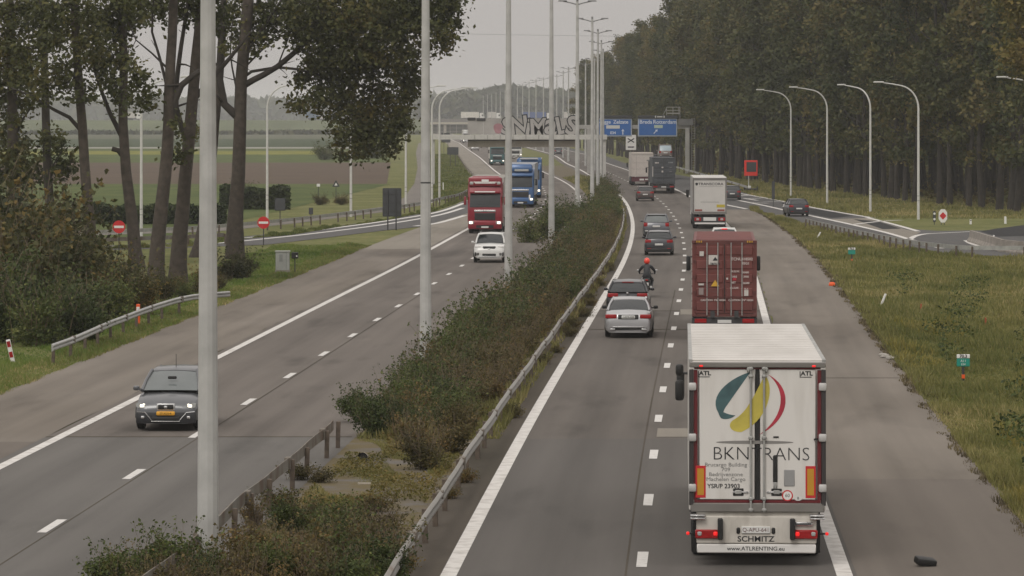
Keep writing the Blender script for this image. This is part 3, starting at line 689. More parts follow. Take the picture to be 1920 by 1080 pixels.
# gantry with the blue direction signs
SY = 603.0
gr = empty('direction_sign_gantry', (0, SY, 0)); tag(gr, 'grey gantry arm carrying two blue direction signs over the lanes going away', 'gantry')
sx = lambda px: gx(px, SY); sz = lambda py: gz(py, SY)
MB().rbox((sx(1289), 0, sz(240) / 2), (.62, .6, sz(240)), .05, 1).build('post', M['gantry_grey'], gr)
MB().rbox(((sx(1085) + sx(1294)) / 2, 0.5, sz(238)), (sx(1294) - sx(1085), .5, .55), .04, 1).build('beam', M['gantry_grey'], gr)
MB().rbox((sx(1104), 0.3, sz(240) / 2), (.5, .5, sz(240)), .05, 1).build('post', M['gantry_grey'], gr)
lad = MB()
for px in (1297, 1303): lad.tube([(sx(px), .2, .3), (sx(px), .2, sz(222))], .035, 5)
for k in range(22): lad.tube([(sx(1297), .2, .5 + k * .36), (sx(1303), .2, .5 + k * .36)], .022, 4)
lad.build('ladder', M['gantry_grey'], gr)
cage = MB()
for px in (1250, 1262, 1273): cage.tube([(sx(px), .3, sz(216)), (sx(px), .3, sz(201))], .045, 5)
for py in (201, 207, 212): cage.tube([(sx(1250), .3, sz(py)), (sx(1275), .3, sz(py))], .04, 5)
cage.tube([(sx(1250), .3, sz(203)), (sx(1243), .3, sz(216))], .04, 5); cage.tube([(sx(1275), .3, sz(201)), (sx(1275), .3, sz(222))], .05, 5)
cage.box((sx(1262), .3, sz(213)), (sx(1275) - sx(1250), .8, .08))
cage.build('inspection_cage', M['gantry_grey'], gr)
MB().box(((sx(1272) + sx(1300)) / 2, .1, sz(229)), (sx(1300) - sx(1272), .5, .9)).build('control_box', mat('louvre_grey', (0.14, 0.14, 0.135), .7), gr)
def blue_sign(xa_, xb_, words, lab, arrow, parent):
    a, b, t, u = sx(xa_), sx(xb_), sz(222), sz(256)
    s = MB().rbox(((a + b) / 2, 0, (t + u) / 2), (b - a, .12, t - u), .05, 1).build('sign_board', mat('sign_border_grey', (0.36, 0.40, 0.46), .5, var=0.05), parent)
    MB().rbox(((a + b) / 2, -.05, (t + u) / 2), (b - a - .34, .08, t - u - .34), .03, 1).build('blue_face', M['blue_sign'], s)
    pale = mat('sign_lettering', (0.62, 0.66, 0.72), .5, var=0)
    for w, x, z, size in words:
        link('lettering', text_mesh(w, size, pale, extrude=.004, offset=.012), s, (a + (b - a) * x, -.098, u + (t - u) * z), UP)
    for (x, z, w, h, c) in lab:
        MB().box((a + (b - a) * x, -.096, u + (t - u) * z), (w, .012, h)).build('white_label', c, s)
    ax, az, an = arrow; ar = MB(); pts = [(-.06, -.42), (.06, -.42), (.06, .1), (.22, .1), (0, .42), (-.22, .1), (-.06, .1)]
    ca, sa = math.cos(an), math.sin(an)
    ar.prism([(x * ca + z * sa, -x * sa + z * ca) for x, z in pts], -.006, .006)
    o = ar.build('arrow', pale, s, loc=(a + (b - a) * ax, -.098, u + (t - u) * az))
    MB().rbox(((a + b) / 2, .02, sz(219)), (b - a, .5, .42), .03, 1).build('light_box', mat('light_box_dark', (0.03, 0.032, 0.036), .7), s)
    return s
pale_lab = mat('label_white', (0.55, 0.55, 0.52), .5, var=0); green_lab = mat('label_pale_green', (0.42, 0.50, 0.40), .5, var=0)
blue_sign(1119, 1185, [("Brugge", .20, .80, .74), ("Zelzate", .68, .80, .74), ("E34", .46, .20, .55)], [(.46, .53, 2.0, .48, pale_lab)], (.74, .26, 0), gr)
s2 = blue_sign(1196, 1270, [("Breda", .20, .80, .78), ("Rotterdam", .68, .80, .78)], [(.52, .55, 1.25, .45, green_lab)], (.45, .28, math.radians(42)), gr)
for px in (1229, 1245): MB().box((sx(px), -.25, sz(219)), (.16, .03, .3)).build('light_box_bracket', pale_lab, s2)
MB().box((sx(1237), -.25, sz(219)), (.8, .03, .16)).build('light_box_plate', pale_lab, s2)
# small far signs
def post_sign(name, label, cat, px, pyb, w, h, zc, face, back=False, posts=1, m_post=None, thick=.05, rz=0.0):
    p = g(px, pyb); r = empty(name, p, rz); tag(r, label, cat)
    if posts == 1: MB().tube([(0, .06, -.1), (0, .06, zc + h * .45)], .035, 6).build('post', m_post or M['dark_steel'], r)
    else:
        for s in (-1, 1): MB().tube([(s * w * .22, -.08 if back else .08, -.1), (s * w * .22, -.08 if back else .08, zc + h * .45)], .05, 6).build('post', m_post or M['dark_steel'], r)
    b = MB().rbox((0, 0, zc), (w, thick, h), min(.06, w * .12), 2).build('sign_board', face, r)
    return r, b
r, b = post_sign('lane_end_sign', 'white square sign with a black crossed emblem behind the white lorry', 'sign', 1183, 322, 1.55, 2.3, 4.45, M['sign_white'])
for s in (-1, 1):
    MB().box((0, -.04, 4.75), (.16, .02, 1.15), rx=0).build('emblem_stroke', M['ink'], b, rot=(0, 0, 0))
for o in b.children:
    o.location = (0, 0, 4.75)
    for v in o.data.vertices: v.co.z -= 4.75
for s, o in zip((-1, 1), b.children): o.rotation_euler = (0, s * math.radians(58), 0)
MB().box((0, -.04, 3.75), (.95, .02, .18)).build('emblem_bar', M['ink'], b)

# ------------------------------------------------------------------ small road furniture
def no_entry(px, pyb, zc, label):
    r = empty('no_entry_sign', g(px, pyb)); tag(r, label, 'road sign', 'no-entry signs at the exit road')
    MB().tube([(0, .05, -.1), (0, .05, zc)], .035, 6).build('post', M['dark_steel'], r)
    n = 28; d = MB().prism([(.40 * math.cos(2 * math.pi * k / n), zc + .40 * math.sin(2 * math.pi * k / n)) for k in range(n)], -.02, .02).build('red_disc', M['red'], r)
    MB().box((0, -.026, zc), (.62, .012, .15)).build('white_bar', M['sign_white'], d)
no_entry(223, 470, 1.50, 'round red no-entry sign between the two leaning trunks')
no_entry(494, 459, 1.46, 'round red no-entry sign in front of the white lamp, beside the thick trunk')

r, b = post_sign('direction_board', 'large dark back of a sign board on two posts by the exit road', 'sign', 735, 431, 1.4, 2.12, 2.05, M['dark_sign'], back=True, posts=2)
for z in (1.4, 2.05, 2.7): MB().box((0, -.05, z), (1.3, .04, .07)).build('stiffener', M['dark_steel'], b)
post_sign('sign_board', 'dark sign back on a post in front of the hedge', 'sign', 525, 420, .85, 1.0, 1.55, M['dark_sign'])
post_sign('sign_board', 'small dark sign on a short post beside the service road', 'sign', 583, 413, .35, .55, .75, M['dark_sign'])
post_sign('sign_board', 'small pale sign on a thin post at the field edge', 'sign', 597, 372, .35, .3, 1.35, M['sign_white'])
rt = empty('warning_sign', g(630, 372)); tag(rt, 'small triangular warning sign on a post at the meadow edge', 'road sign')
MB().tube([(0, .05, -.1), (0, .05, 1.4)], .035, 6).build('post', M['dark_steel'], rt); MB().prism([(-.4, 1.2), (.4, 1.2), (0, 1.9)], -.02, .02).build('triangle_board', M['dark_sign'], rt)
MB().prism([(-.16, 1.32), (.16, 1.32), (0, 1.62)], -.03, -.021).build('triangle_face', M['sign_white'], rt)
post_sign('sign_board', 'tall dark sign back near the gantry, farther of the two on the bank', 'sign', 836, 290, 2.0, 2.1, 3.7, M['dark_sign'], posts=2)
post_sign('sign_board', 'wide dark sign back near the gantry, nearer of the two on the bank', 'sign', 849, 312, 1.9, 1.25, 2.6, M['dark_sign'], posts=2)
post_sign('narrow_sign', 'narrow dark sign standing edge-on at the slip road nose', 'sign', 1450, 388, .28, 1.7, 1.55, M['dark_sign'], thick=.1)

cb = empty('utility_cabinet', g(530, 513)); tag(cb, 'pale grey utility cabinet on the grass beside the shoulder', 'cabinet')
body = MB().rbox((0, 0, .68), (.74, .42, .98), .02, 1).build('body', mat('cabinet_grey', (0.33, 0.34, 0.32), .6), cb)
MB().rbox((0, 0, 1.2), (.82, .5, .07), .02, 1).build('lid', mat('cabinet_lid', (0.38, 0.39, 0.36), .6), cb)
MB().box((0, 0, .09), (.80, .46, .2)).build('plinth', M['concrete'], cb)
MB().box((-.08, -.216, .85), (.18, .012, .38)).build('vent', mat('cabinet_vent', (0.24, 0.25, 0.24), .7), body); MB().box((.2, -.214, .68), (.012, .006, .9)).build('door_gap', M['dark_steel'], body)
mb_ = empty('post_box', g(553, 513)); tag(mb_, 'small black box on a thin post beside the grey cabinet', 'box')
MB().tube([(0, 0, -.05), (0, 0, .8)], .03, 6).build('post', M['dark_steel'], mb_); hb = MB().rbox((0, 0, .98), (.36, .25, .34), .03, 1).build('housing', M['black'], mb_); MB().box((.1, -.13, .95), (.07, .012, .07)).build('label_plate', M['sign_white'], hb)

def marker_post(label, px, pyb, h=1.0, w=.11, body=None, tilt=(0, 0), top=None, group=None):
    r = empty('marker_post', g(px, pyb)); r.rotation_euler = (tilt[0], tilt[1], 0); tag(r, label, 'marker post', group)
    MB().rbox((0, 0, h / 2 - .03), (w, .08, h + .06), .02, 1).build('post', body or M['sign_white'], r)
    if top: MB().box((0, -.045, h * .80), (w * .8, .012, h * .16)).build('reflector', top, r)
    return r
marker_post('orange marker post behind the shiny guard rail stub', 259, 612, .9, .16, M['orange'], top=M['sign_white'])
rp = marker_post('leaning white marker post with red bands on the grass at the frame edge', 24, 678, .78, .15, M['sign_white'], tilt=(0, -.22))
for z in (.25, .62): MB().box((0, -.046, z), (.12, .012, .2)).build('red_band', M['red_lens'], rp)
marker_post('white marker post leaning over in the long grass of the verge', 1651, 575, .62, .10, tilt=(0, .38))
marker_post('white marker post knocked over near the start of the slip road rail', 1532, 447, .5, .10, tilt=(0, .5))
marker_post('short white marker post in front of the trunks, beside the diamond sign', 1820, 420, .35, .16, top=M['dark_steel'])
marker_post('white marker post standing by the dark side road', 1885, 419, .55, .18)
marker_post('white marker post beside the car on the slip road', 1470, 394, .62, .12)
marker_post('white marker post on the grass bank near the gantry lamp', 831, 356, .85, .12)
marker_post('tiny white marker on the concrete barrier', 1856, 466, .9, .1, tilt=(0, .3))
for px, py, lb in ((1727, 585, 'rusty orange stake beside the green bush of the verge'), (1848, 612, 'bright orange stake by the white flowers')):
    marker_post(lb, px, py, .36, .07, mat('faded_orange', (0.36, 0.085, 0.035), .7))

def km_sign(label, px, pyb, zc, w, txts):
    r = empty('distance_marker', g(px, pyb)); tag(r, label, 'distance sign', 'green distance markers on the verge')
    MB().tube([(0, .02, -.05), (0, .02, zc)], .045, 6).build('post', M['dark_steel'], r)
    b = MB().rbox((0, -.02, zc), (w, .04, w * .62), .02, 1).build('green_board', M['green_sign'], r)
    MB().rbox((0, -.025, zc + w * .47), (w, .04, w * .30), .015, 1).build('white_board', M['sign_white'], r)
    text(txts[0], w * .34, M['ink'], r, (0, -.05, zc + w * .47), extrude=.001, offset=.004)
    if txts[1]: text(txts[1], w * .26, M['sign_white'], b, (0, -.046, zc + w * .12), extrude=.001); text(txts[2], w * .22, M['sign_white'], b, (0, -.046, zc - w * .14), extrude=.001)
    MB().box((0, -.03, zc * .28), (.10, .05, .12)).build('orange_tag', M['orange'], r)
km_sign('green and white distance marker reading 70.3 on the verge beside the big lorry', 1806, 716, .62, .42, ("70.3", "A11", "E34"))
km_sign('small green distance marker on the verge near the slip road rail', 1597, 493, .62, .42, ("70.2", "", ""))
tag(MB().rbox((0, 0, .09), (.34, .3, .2), .07, 2, (.8, .8)).build('orange_lump', M['orange'], None, 40, g(1560, 536)), 'squashed orange plastic lump at the edge of the shoulder', 'debris')
tag(MB().rbox((0, 0, .1), (.40, .25, .14), .04, 2).build('rubber_scrap', M['black'], None, 40, g(1733, 1062), (0.2, 0.15, .3)), 'black rubber scrap lying on the hard shoulder', 'debris')
for px, py in ((1662, 671), (1658, 668), (1672, 674)):
    tag(MB().rbox((0, 0, .05), (.26, .4, .10), .02, 1, (.8, .8)).build('kerb_fragment', M['pale_conc'] if False else mat('broken_concrete', (0.33, 0.31, 0.28), .9), None, None, g(px, py), (.1, .06, RN.random() * 3)), 'broken pale kerb fragment at the shoulder edge', 'rubble', 'broken kerb fragments')

# concrete pipe end and boards in the bare median
pp = empty('drain_pipe', g(681, 866)); tag(pp, 'grey concrete drain pipe end sticking out of the median moss', 'pipe')
MB().tube([(-.02, -.02, .11), (.0, .5, .05)], [.125, .125], 16, caps=False).build('barrel', M['concrete'], pp, smooth=40); MB().tube([(0, .04, .108), (0, .05, .107)], .11, 16).build('dark_bore', M['black'], pp)
MB().tube([(-.02, -.03, .11), (-.018, .02, .109)], [.135, .135], 16, caps=False).build('rim', mat('pipe_rim', (0.42, 0.38, 0.33), .8), pp, smooth=40)
for px, py, L_ in ((683, 908, .30), (708, 893, .3)):
    tag(MB().box((0, 0, .02), (L_, .09, .03)).build('stray_board', mat('bleached_wood', (0.40, 0.36, 0.30), .85), None, None, g(px, py), (0, 0, .05)), 'bleached board lying on the median moss, ' + ('nearer' if py > 900 else 'farther') + ' of two', 'board')

# red framed board on its trailer, red diamond sign
tb = empty('sign_trailer', g(1408, 359)); tag(tb, 'red framed dark board raised on a small trailer at the wood edge', 'trailer sign')
MB().rbox((0, 0, .25), (1.3, 1.6, .2), .04, 1).build('chassis', M['dark_steel'], tb); MB().tube([(-.25, 0, .3), (-.25, 0, 2.0)], .05, 6).build('mast', M['white_pole'], tb); MB().lathe_x((-.7, 0, .28), [(-.08, .2), (-.08, .28), (.08, .28), (.08, .2)], 14).build('wheel', M['rubber'], tb); MB().lathe_x((.7, 0, .28), [(-.08, .2), (-.08, .28), (.08, .28), (.08, .2)], 14).build('wheel', M['rubber'], tb)
fr = MB().rbox((0.0, 0, 2.62), (1.5, .10, 1.75), .04, 1).build('red_frame', mat('bright_red_board', (0.68, 0.030, 0.018), .5, var=.05), tb); MB().box((0.05, -.056, 2.75), (1.1, .02, 1.1)).build('display_panel', M['dark_sign'], fr)
MB().rbox((-.2, -.5, .5), (.35, .3, .3), .05, 1).build('beacon_box', M['sign_white'], tb)
ds = empty('diamond_sign', g(1768, 421)); tag(ds, 'white elongated sign with a red diamond in front of the trunks', 'road sign')
for s in (-1, 1): MB().tube([(s * .12, .05, -.1), (s * .12, .05, .5)], .03, 6).build('post', M['dark_steel'], ds)
o = MB().prism([(-.33, .42), (-.14, .16), (.14, .16), (.33, .42), (.33, .95), (.14, 1.2), (-.14, 1.2), (-.33, .95)], -.02, .02).build('white_board', M['sign_white'], ds)
MB().prism([(0, .38), (.27, .68), (0, .98), (-.27, .68)], -.034, -.022).build('red_diamond', M['red'], o)
sd = empty('signal_sign', g(1752, 421)); tag(sd, 'narrow dark sign with two pale dots beside the red diamond sign', 'road sign')
MB().tube([(0, .04, -.1), (0, .04, .5)], .03, 6).build('post', M['dark_steel'], sd); o = MB().rbox((0, 0, .62), (.22, .06, .85), .03, 1).build('board', M['dark_sign'], sd)
for z in (.42, .85): MB().lathe_x((0, 0, 0), [(-.01, .001), (-.01, .09), (.01, .09)], 12).build('pale_dot', M['sign_white'], o, loc=(0, -.04, z), rot=(0, 0, math.pi / 2))

# concrete barrier beside the slip road
cbx = empty('concrete_barrier', (0, 0, 0)); tag(cbx, 'long sloping-faced concrete barrier beside the slip road', 'barrier')
bp_ = [g(1813, 453), g(1872, 472), g(1905, 476), g(1990, 480)]
for i in range(3):
    a, b = bp_[i], bp_[i + 1]; t = (b - a).normalized(); nrm = Vector((-t.y, t.x, 0))
    if nrm.x < 0: nrm = -nrm
    prof = [(-.0, 0), (.0, .10), (.14, .32), (.19, .76), (.36, .76), (.42, .3), (.55, 0)]
    MB().loft([[q + nrm * o + Vector((0, 0, z + .006)) for o, z in prof] for q in (a + t * .04, b - t * .04)]).build('barrier_segment', M['concrete'], cbx)
# power cable high across the sky
pc = MB(); A_, B_ = at(-200, 20, 900), at(1500, 68, 1100)
for dz in (0,):
    pc.tube([A_.lerp(B_, k / 14) + Vector((0, 0, -6 * (1 - (2 * k / 14 - 1) ** 2) * .3)) for k in range(15)], .035, 4)
tag(pc.build('power_cable', M['lamp_head']), 'thin power cable strung across the pale sky', 'cable')

# ------------------------------------------------------------------ vehicles
WH = {}
def wheel(parent, x, y, r=.32, wd=.21, rimm=None):
    k = (r, wd, rimm.name if rimm else '')
    if k not in WH:
        h = wd / 2
        t = MB().lathe_x((0, 0, 0), [(-h * .8, r * .6), (-h, r * .72), (-h, r * .9), (-h * .75, r), (h * .75, r), (h, r * .9), (h, r * .72), (h * .8, r * .6)], 22).mesh('tyre', M['rubber'], 40)
        m = MB()
        m.lathe_x((0, 0, 0), [(-h * .92, r * .2), (-h * .78, r * .60), (h * .78, r * .60), (h * .92, r * .2)], 18)
        WH[k] = (t, m.mesh('rim', rimm or M['rim'], 40))
    w = link('wheel', WH[k][0], parent, (x, y, r)); link('rim', WH[k][1], w)
    return w

def pose(name, label, cat, X, Yend, th, L, toward, group=None):
    r = empty(name, (X + math.sin(th) * L / 2, Yend + math.cos(th) * L / 2, .014), (math.pi - th) if toward else -th)
    return tag(r, label, cat, group)

def mirror_ring(half):
    return [Vector(p) for p in half] + [Vector((-p[0], p[1], p[2])) for p in reversed(half) if abs(p[0]) > 1e-6]

def car(name, label, X, Yend, fx, c, toward=False, th=None, group='cars on the motorway', cat='car'):
    L, w = c['L'], c['W'] / 2
    if th is None: th = math.atan(slope(fx, Yend))
    r = pose(name, label, cat, X, Yend, th, L, toward, group)
    P = c['paint']; G = c.get('glass', M['glass'])
    rings = []
    for y, zt, f in c['st']:
        a = w * f; zb = c.get('zb', .20)
        rings.append(mirror_ring([(0, y, zb), (a * .84, y, zb), (a * .965, y, zb + .10), (a, y, zb + .32), (a * .985, y, max(zb + .36, zt - .20)), (a * .93, y, max(zb + .38, zt - .05)), (a * .70, y, zt), (0, y, zt + .03)]))
    body = MB().loft(rings).build('body', P, r, smooth=50)
    yr, yrt, yft, yf = c['gh']; zr = c['H']; zbR, zbF = c['belt']; gb, gt = w * .90, w * c.get('gt', .68)
    # cabin core, glass, pillars, roof
    core = MB().loft([[Vector((s * gb * .96, y, z)) for s, y, z in ((-1, yr, zbR - .05), (1, yr, zbR - .05), (1, yf, zbF - .05), (-1, yf, zbF - .05))], [Vector((s * gt * .96, y, zr - .05)) for s, y in ((-1, yrt + .04), (1, yrt + .04), (1, yft - .04), (-1, yft - .04))]])
    core.build('cabin', M['black'], r)
    bl = .045
    MB().patch((-gb * .93, yr, zbR + .01), (gb * .93, yr, zbR + .01), (gt * .95, yrt, zr - .05), (-gt * .95, yrt, zr - .05), (0, -.07, .01)).build('rear_window', c.get('rglass', G), r, smooth=60)
    MB().patch((gb * .95, yf, zbF + .01), (-gb * .95, yf, zbF + .01), (-gt * .97, yft, zr - .05), (gt * .97, yft, zr - .05), (0, .10, .02)).build('windscreen', c.get('fglass', G), r, smooth=60)
    ym = (yrt + yft) / 2 - .1
    for s in (-1, 1):
        for y0, y1, y2, y3 in ((yr, ym - .04, ym - .06, yrt), (ym + .04, yf, yft, ym + .02)):
            zb0 = zbR if y0 == yr else (zbR + zbF) / 2; zb1 = zbF if y1 == yf else (zbR + zbF) / 2
            MB().patch((s * gb, y0 + (.12 if y0 == yr else 0), zb0 + .02), (s * gb, y1 - (.1 if y1 == yf else 0), zb1 + .02), (s * gt, y2 - (.05 if y2 == yft else 0), zr - .08), (s * gt, y3 + (.05 if y3 == yrt else 0), zr - .08), (s * .03, 0, 0), 3, 3).build('side_window', G, r)
        for p in ([(s * gb * .97, yf, zbF), (s * gt, yft, zr - .035)], [(s * gb * .98, ym, (zbR + zbF) / 2), (s * gt, ym, zr - .035)], [(s * gb * .97, yr, zbR), (s * gt * .99, yrt, zr - .035)]):
            a, b = Vector(p[0]), Vector(p[1]); m = (a + b) / 2 + Vector((s * .025, 0, .01)); MB().tube([a, m, b], [.055, .045, .05], 6).build('pillar', P, r, smooth=50)
    rr = []
    for y, z, f in ((yrt - .07, zr - .05, .93), (yrt + .05, zr - .01, 1.0), (ym, zr + .015, 1.02), (yft - .06, zr - .005, 1.0), (yft + .06, zr - .05, .95)):
        rr.append(mirror_ring([(0, y, z - .04), (gt * f * .9, y, z - .05), (gt * f * 1.04, y, z - .04), (gt * f * .92, y, z), (0, y, z + .025)]))
    MB().loft(rr).build('roof', c.get('roofm', P), r, smooth=50)
    wr = c.get('wr', .32)
    for s in (-1, 1):
        for y in (-L * .29, L * .305):
            wheel(r, s * (w - .115), y, wr, .21)
            n = 16; arch = MB(); vs = [(s * (w + .003), y + (wr + .06) * math.cos(math.pi * k / n), wr + (wr + .06) * math.sin(math.pi * k / n)) for k in range(n + 1)]
            vs2 = [(s * (w - .20), v[1], v[2]) for v in vs]; arch.loft([[Vector(v) for v in vs], [Vector(v) for v in vs2]]).build('wheel_arch', M['black'], r)
        m = MB().rbox((s * (w + .085), yf - .28, zbF + .05), (.17, .13, .13), .04, 2); m.box((s * (w + .0), yf - .25, zbF + .02), (.2, .05, .05)); m.build('door_mirror', c.get('mirror', P), r, smooth=40)
    e = -L / 2 if not toward else L / 2; sg = -1 if not toward else 1
    for nm, x, z, ww, hh, mt, dy in c['det']:
        for s in ((-1, 1) if x else (1,)):
            MB().rbox((s * x, e - sg * dy, z), (ww, .10, hh), min(.03, hh * .3, ww * .3), 2).build(nm, mt, r, smooth=40)
    for t, size, mt, z, dy in c.get('txt', ()):
        text(t, size, mt, r, (0, e - sg * dy + sg * .056, z), back=toward, extrude=.001)
    if c.get('rails'):
        for s in (-1, 1): MB().tube([(s * gt * .9, yrt + .1, zr + .06), (s * gt * .9, yft - .1, zr + .06)], .02, 5).build('roof_rail', M['chrome'], r)
    if c.get('antenna'): MB().tube([(0, yft - .3, zr), (.02, yft - .45, zr + .38)], .008, 4).build('antenna', M['black'], r)
    return r

def sedan(paint, **k):
    d = dict(L=4.85, W=1.84, H=1.46, paint=paint, belt=(1.02, .98), gh=(-1.75, -1.02, .42, 1.15),
             st=[(-2.425, .66, .80), (-2.40, .80, .90), (-2.30, .97, .95), (-2.05, 1.04, .985), (-1.5, 1.03, 1), (0, 1.0, 1), (1.0, .98, 1), (1.7, .90, .98), (2.2, .78, .93), (2.38, .66, .86), (2.425, .55, .78)],
             det=[('tail_light', .66, .82, .44, .16, M['red_lens'], .04), ('number_plate', 0, .80, .52, .12, M['plate_white'], -.01), ('bumper_trim', 0, .34, 1.45, .16, M['black'], .05), ('chrome_strip', 0, .42, 1.2, .03, M['chrome'], -.02), ('plate_recess', 0, .80, .78, .18, M['dark_steel'], .03), ('exhaust_tip', .6, .33, .2, .07, M['chrome'], -.02)])
    d.update(k); return d
def hatch(paint, **k):
    d = dict(L=4.3, W=1.79, H=1.46, paint=paint, belt=(1.0, .98), gh=(-2.02, -1.5, .40, 1.1), gt=.70,
             st=[(-2.15, .62, .84), (-2.13, .82, .93), (-2.05, .98, .96), (-1.8, 1.0, .99), (0, 1.0, 1), (1.0, .98, 1), (1.6, .90, .97), (2.0, .78, .92), (2.12, .66, .85), (2.15, .55, .78)],
             det=[('tail_light', .66, .86, .36, .18, M['red_lens'], .05), ('number_plate', 0, .66, .50, .12, M['plate_white'], -.01), ('bumper_trim', 0, .32, 1.4, .2, M['black'], .03), ('spoiler', 0, 1.40, 1.1, .05, M['black'], .62), ('reflector', .6, .42, .22, .04, M['red_lens'], .0)])
    d.update(k); return d
def wagon(paint, **k):
    d = sedan(paint, H=1.48, gh=(-2.28, -1.75, .42, 1.15), gt=.70, rails=True,
              det=[('tail_light', .62, .90, .44, .17, M['red_lens'], .04), ('number_plate', 0, .72, .52, .12, M['plate_white'], -.01), ('bumper_trim', 0, .32, 1.45, .18, M['black'], .04), ('badge', 0, .98, .09, .09, M['chrome'], .06), ('brake_light', 0, 1.43, .5, .03, M['red_lens'], .62)])
    d.update(k); return d
def suv(paint, **k):
    d = dict(L=4.6, W=1.88, H=1.66, paint=paint, zb=.26, wr=.36, belt=(1.14, 1.10), gh=(-2.15, -1.7, .45, 1.1), gt=.72, rails=True,
             st=[(-2.30, .70, .84), (-2.27, .95, .93), (-2.15, 1.13, .96), (-1.9, 1.15, .99), (0, 1.13, 1), (1.0, 1.10, 1), (1.65, 1.05, .98), (2.1, .96, .94), (2.25, .82, .88), (2.30, .66, .82)],
             det=[('tail_light', .74, .98, .26, .26, M['red_lens'], .06), ('number_plate', 0, .86, .52, .12, M['plate_white'], .0), ('bumper_trim', 0, .40, 1.5, .24, M['black'], .03), ('spoiler', 0, 1.62, 1.2, .06, M['black'], .55), ('reflector', .66, .55, .26, .05, M['sign_white'], .0)])
    d.update(k); return d

silver = car_paint('silver_paint', (0.42, 0.42, 0.43), .5)
car('silver_saloon', 'silver saloon car following close behind the black estate', 4.44, 156.8, XR, sedan(silver, mirror=M['black'], txt=[("1-KFX-428", .095, M['ink'], .80, -.01)]))
car('black_estate', 'black estate car squeezed between the silver saloon and the motorcycle', 4.88, 173.5, XR, wagon(car_paint('black_paint', (0.022, 0.022, 0.026), .3), roofm=car_paint('roof_grey', (0.10, 0.10, 0.105), .4)))
car('dark_hatchback', 'charcoal hatchback, third car ahead of the silver saloon in the passing lane', 8.93, 249.5, XR, hatch(car_paint('charcoal_paint', (0.042, 0.043, 0.05), .4), roofm=car_paint('pale_roof', (0.20, 0.20, 0.21), .4)))
car('grey_crossover', 'steel grey crossover with pale roof just ahead of the charcoal hatchback', 9.95, 283, XR, suv(car_paint('steel_grey_paint', (0.095, 0.10, 0.112), .4), rglass=M['glass_pale']))
car('brown_saloon', 'dull brown car alone in the passing lane beside the dark container lorry', 13.25, 408, XR, hatch(car_paint('brown_paint', (0.075, 0.056, 0.052), .3), txt=()))
car('white_hatchback', 'white car of which only the roof shows above the red container', 13.25, 256, XR, hatch(car_paint('white_paint', (0.60, 0.60, 0.58), 0), det=[('tail_light', .66, .9, .3, .25, M['red_lens'], .05), ('brake_light', 0, 1.41, .36, .07, M['red_lit'], .60), ('number_plate', 0, .66, .5, .12, M['plate_white'], -.01)]))
car('dark_hatchback', 'dark car half hidden behind the white lorry on the merging lane', 22.1, 412, XR, hatch(car_paint('anthracite_paint', (0.045, 0.045, 0.05), .4)))
car('black_hatchback', 'black hatchback driving up the joining slip road alone', 24.2, 346, XR, hatch(car_paint('glossy_black_paint', (0.025, 0.025, 0.035), .3), glass=M['glass']), th=math.radians(-3.5))
car('dark_car', 'tiny dark car beyond the median posts, far along the lanes going away', 13.2, 660, XR, hatch(car_paint('far_dark_paint', (0.035, 0.035, 0.04), .3)))
# oncoming cars
seat_paint = car_paint('grey_car_paint', (0.11, 0.114, 0.122), .35)
dk = mat('dark_bumper', (0.022, 0.023, 0.026), .5, var=.1)
fr = [('lit_lamp', .645, .675, .15, .11, M['lamp_lit'], .105), ('bumper', 0, .36, 1.62, .30, dk, .06), ('grille_frame', 0, .645, .50, .19, M['chrome'], .062), ('grille', 0, .645, .43, .145, M['black'], .05),
      ('emblem', 0, .645, .10, .08, M['chrome'], .035), ('number_plate', 0, .475, .50, .11, M['plate_yellow'], .0), ('fog_lamp', .62, .37, .10, .08, M['chrome'], .02), ('lower_intake', 0, .33, .75, .12, M['black'], .0), ('intake_lip', 0, .265, .78, .022, M['chrome'], -.004)]
sc_ = car('grey_hatchback', 'grey hatchback with yellow plate and lit headlamps, nearest oncoming car', -9.32, 110.5, XL, hatch(seat_paint, L=4.35, W=1.77, H=1.56, belt=(1.02, 1.02), gh=(-2.0, -1.6, .25, 1.15), fglass=M['glass_pale'], antenna=True, roofm=seat_paint, det=fr, txt=[("27-XLS-4", .085, M['ink'], .475, .0)]), toward=True)
for s in (-1, 1):
    MB().tube([(s * .36, 2.185, .27), (s * .56, 2.175, .50), (s * .78, 2.12, .52)], .013, 5).build('bumper_crease', M['chrome'], sc_)
for s in (-1, 1):
    MB().prism([(s * .40, .60), (s * .62, .585), (s * .80, .64), (s * .82, .74), (s * .70, .755), (s * .55, .70)], 1.98, 2.115).build('headlamp', M['lamp_glass'], sc_, smooth=30)
MB().rbox((-.02, .93, 1.36), (.24, .03, .08), .02, 1).build('rear_view_mirror', M['black'], sc_)
wp = car_paint('white_suv_paint', (0.62, 0.62, 0.60), 0)
car('white_crossover', 'white crossover in the oncoming passing lane below the red lorry', -1.32, 237, XL, suv(wp, fglass=M['glass'], mirror=wp, det=[('grille_frame', 0, .80, .74, .30, M['dark_steel'], .10), ('grille', 0, .80, .68, .25, M['black'], .09), ('emblem', 0, .80, .14, .10, M['chrome'], .07), ('headlamp', .66, .92, .36, .12, M['sign_white'], .16), ('fog_intake', .70, .50, .28, .22, M['black'], .05), ('lower_intake', 0, .46, .8, .14, M['black'], .03), ('bumper_lip', 0, .36, 1.3, .05, M['chrome'], .01)]), toward=True)
farw = car_paint('far_white_paint', (0.6, 0.6, 0.6), 0)
car('white_car', 'small white oncoming car under the gantry, beside the teal lorry', -9.0, 1000, XL, suv(farw), toward=True, group='tiny far oncoming cars')
car('dark_car', 'tiny dark oncoming car under the gantry between white car and teal lorry', -7.3, 1080, XL, hatch(car_paint('far_grey_paint', (.06, .06, .065))), toward=True, group='tiny far oncoming cars')
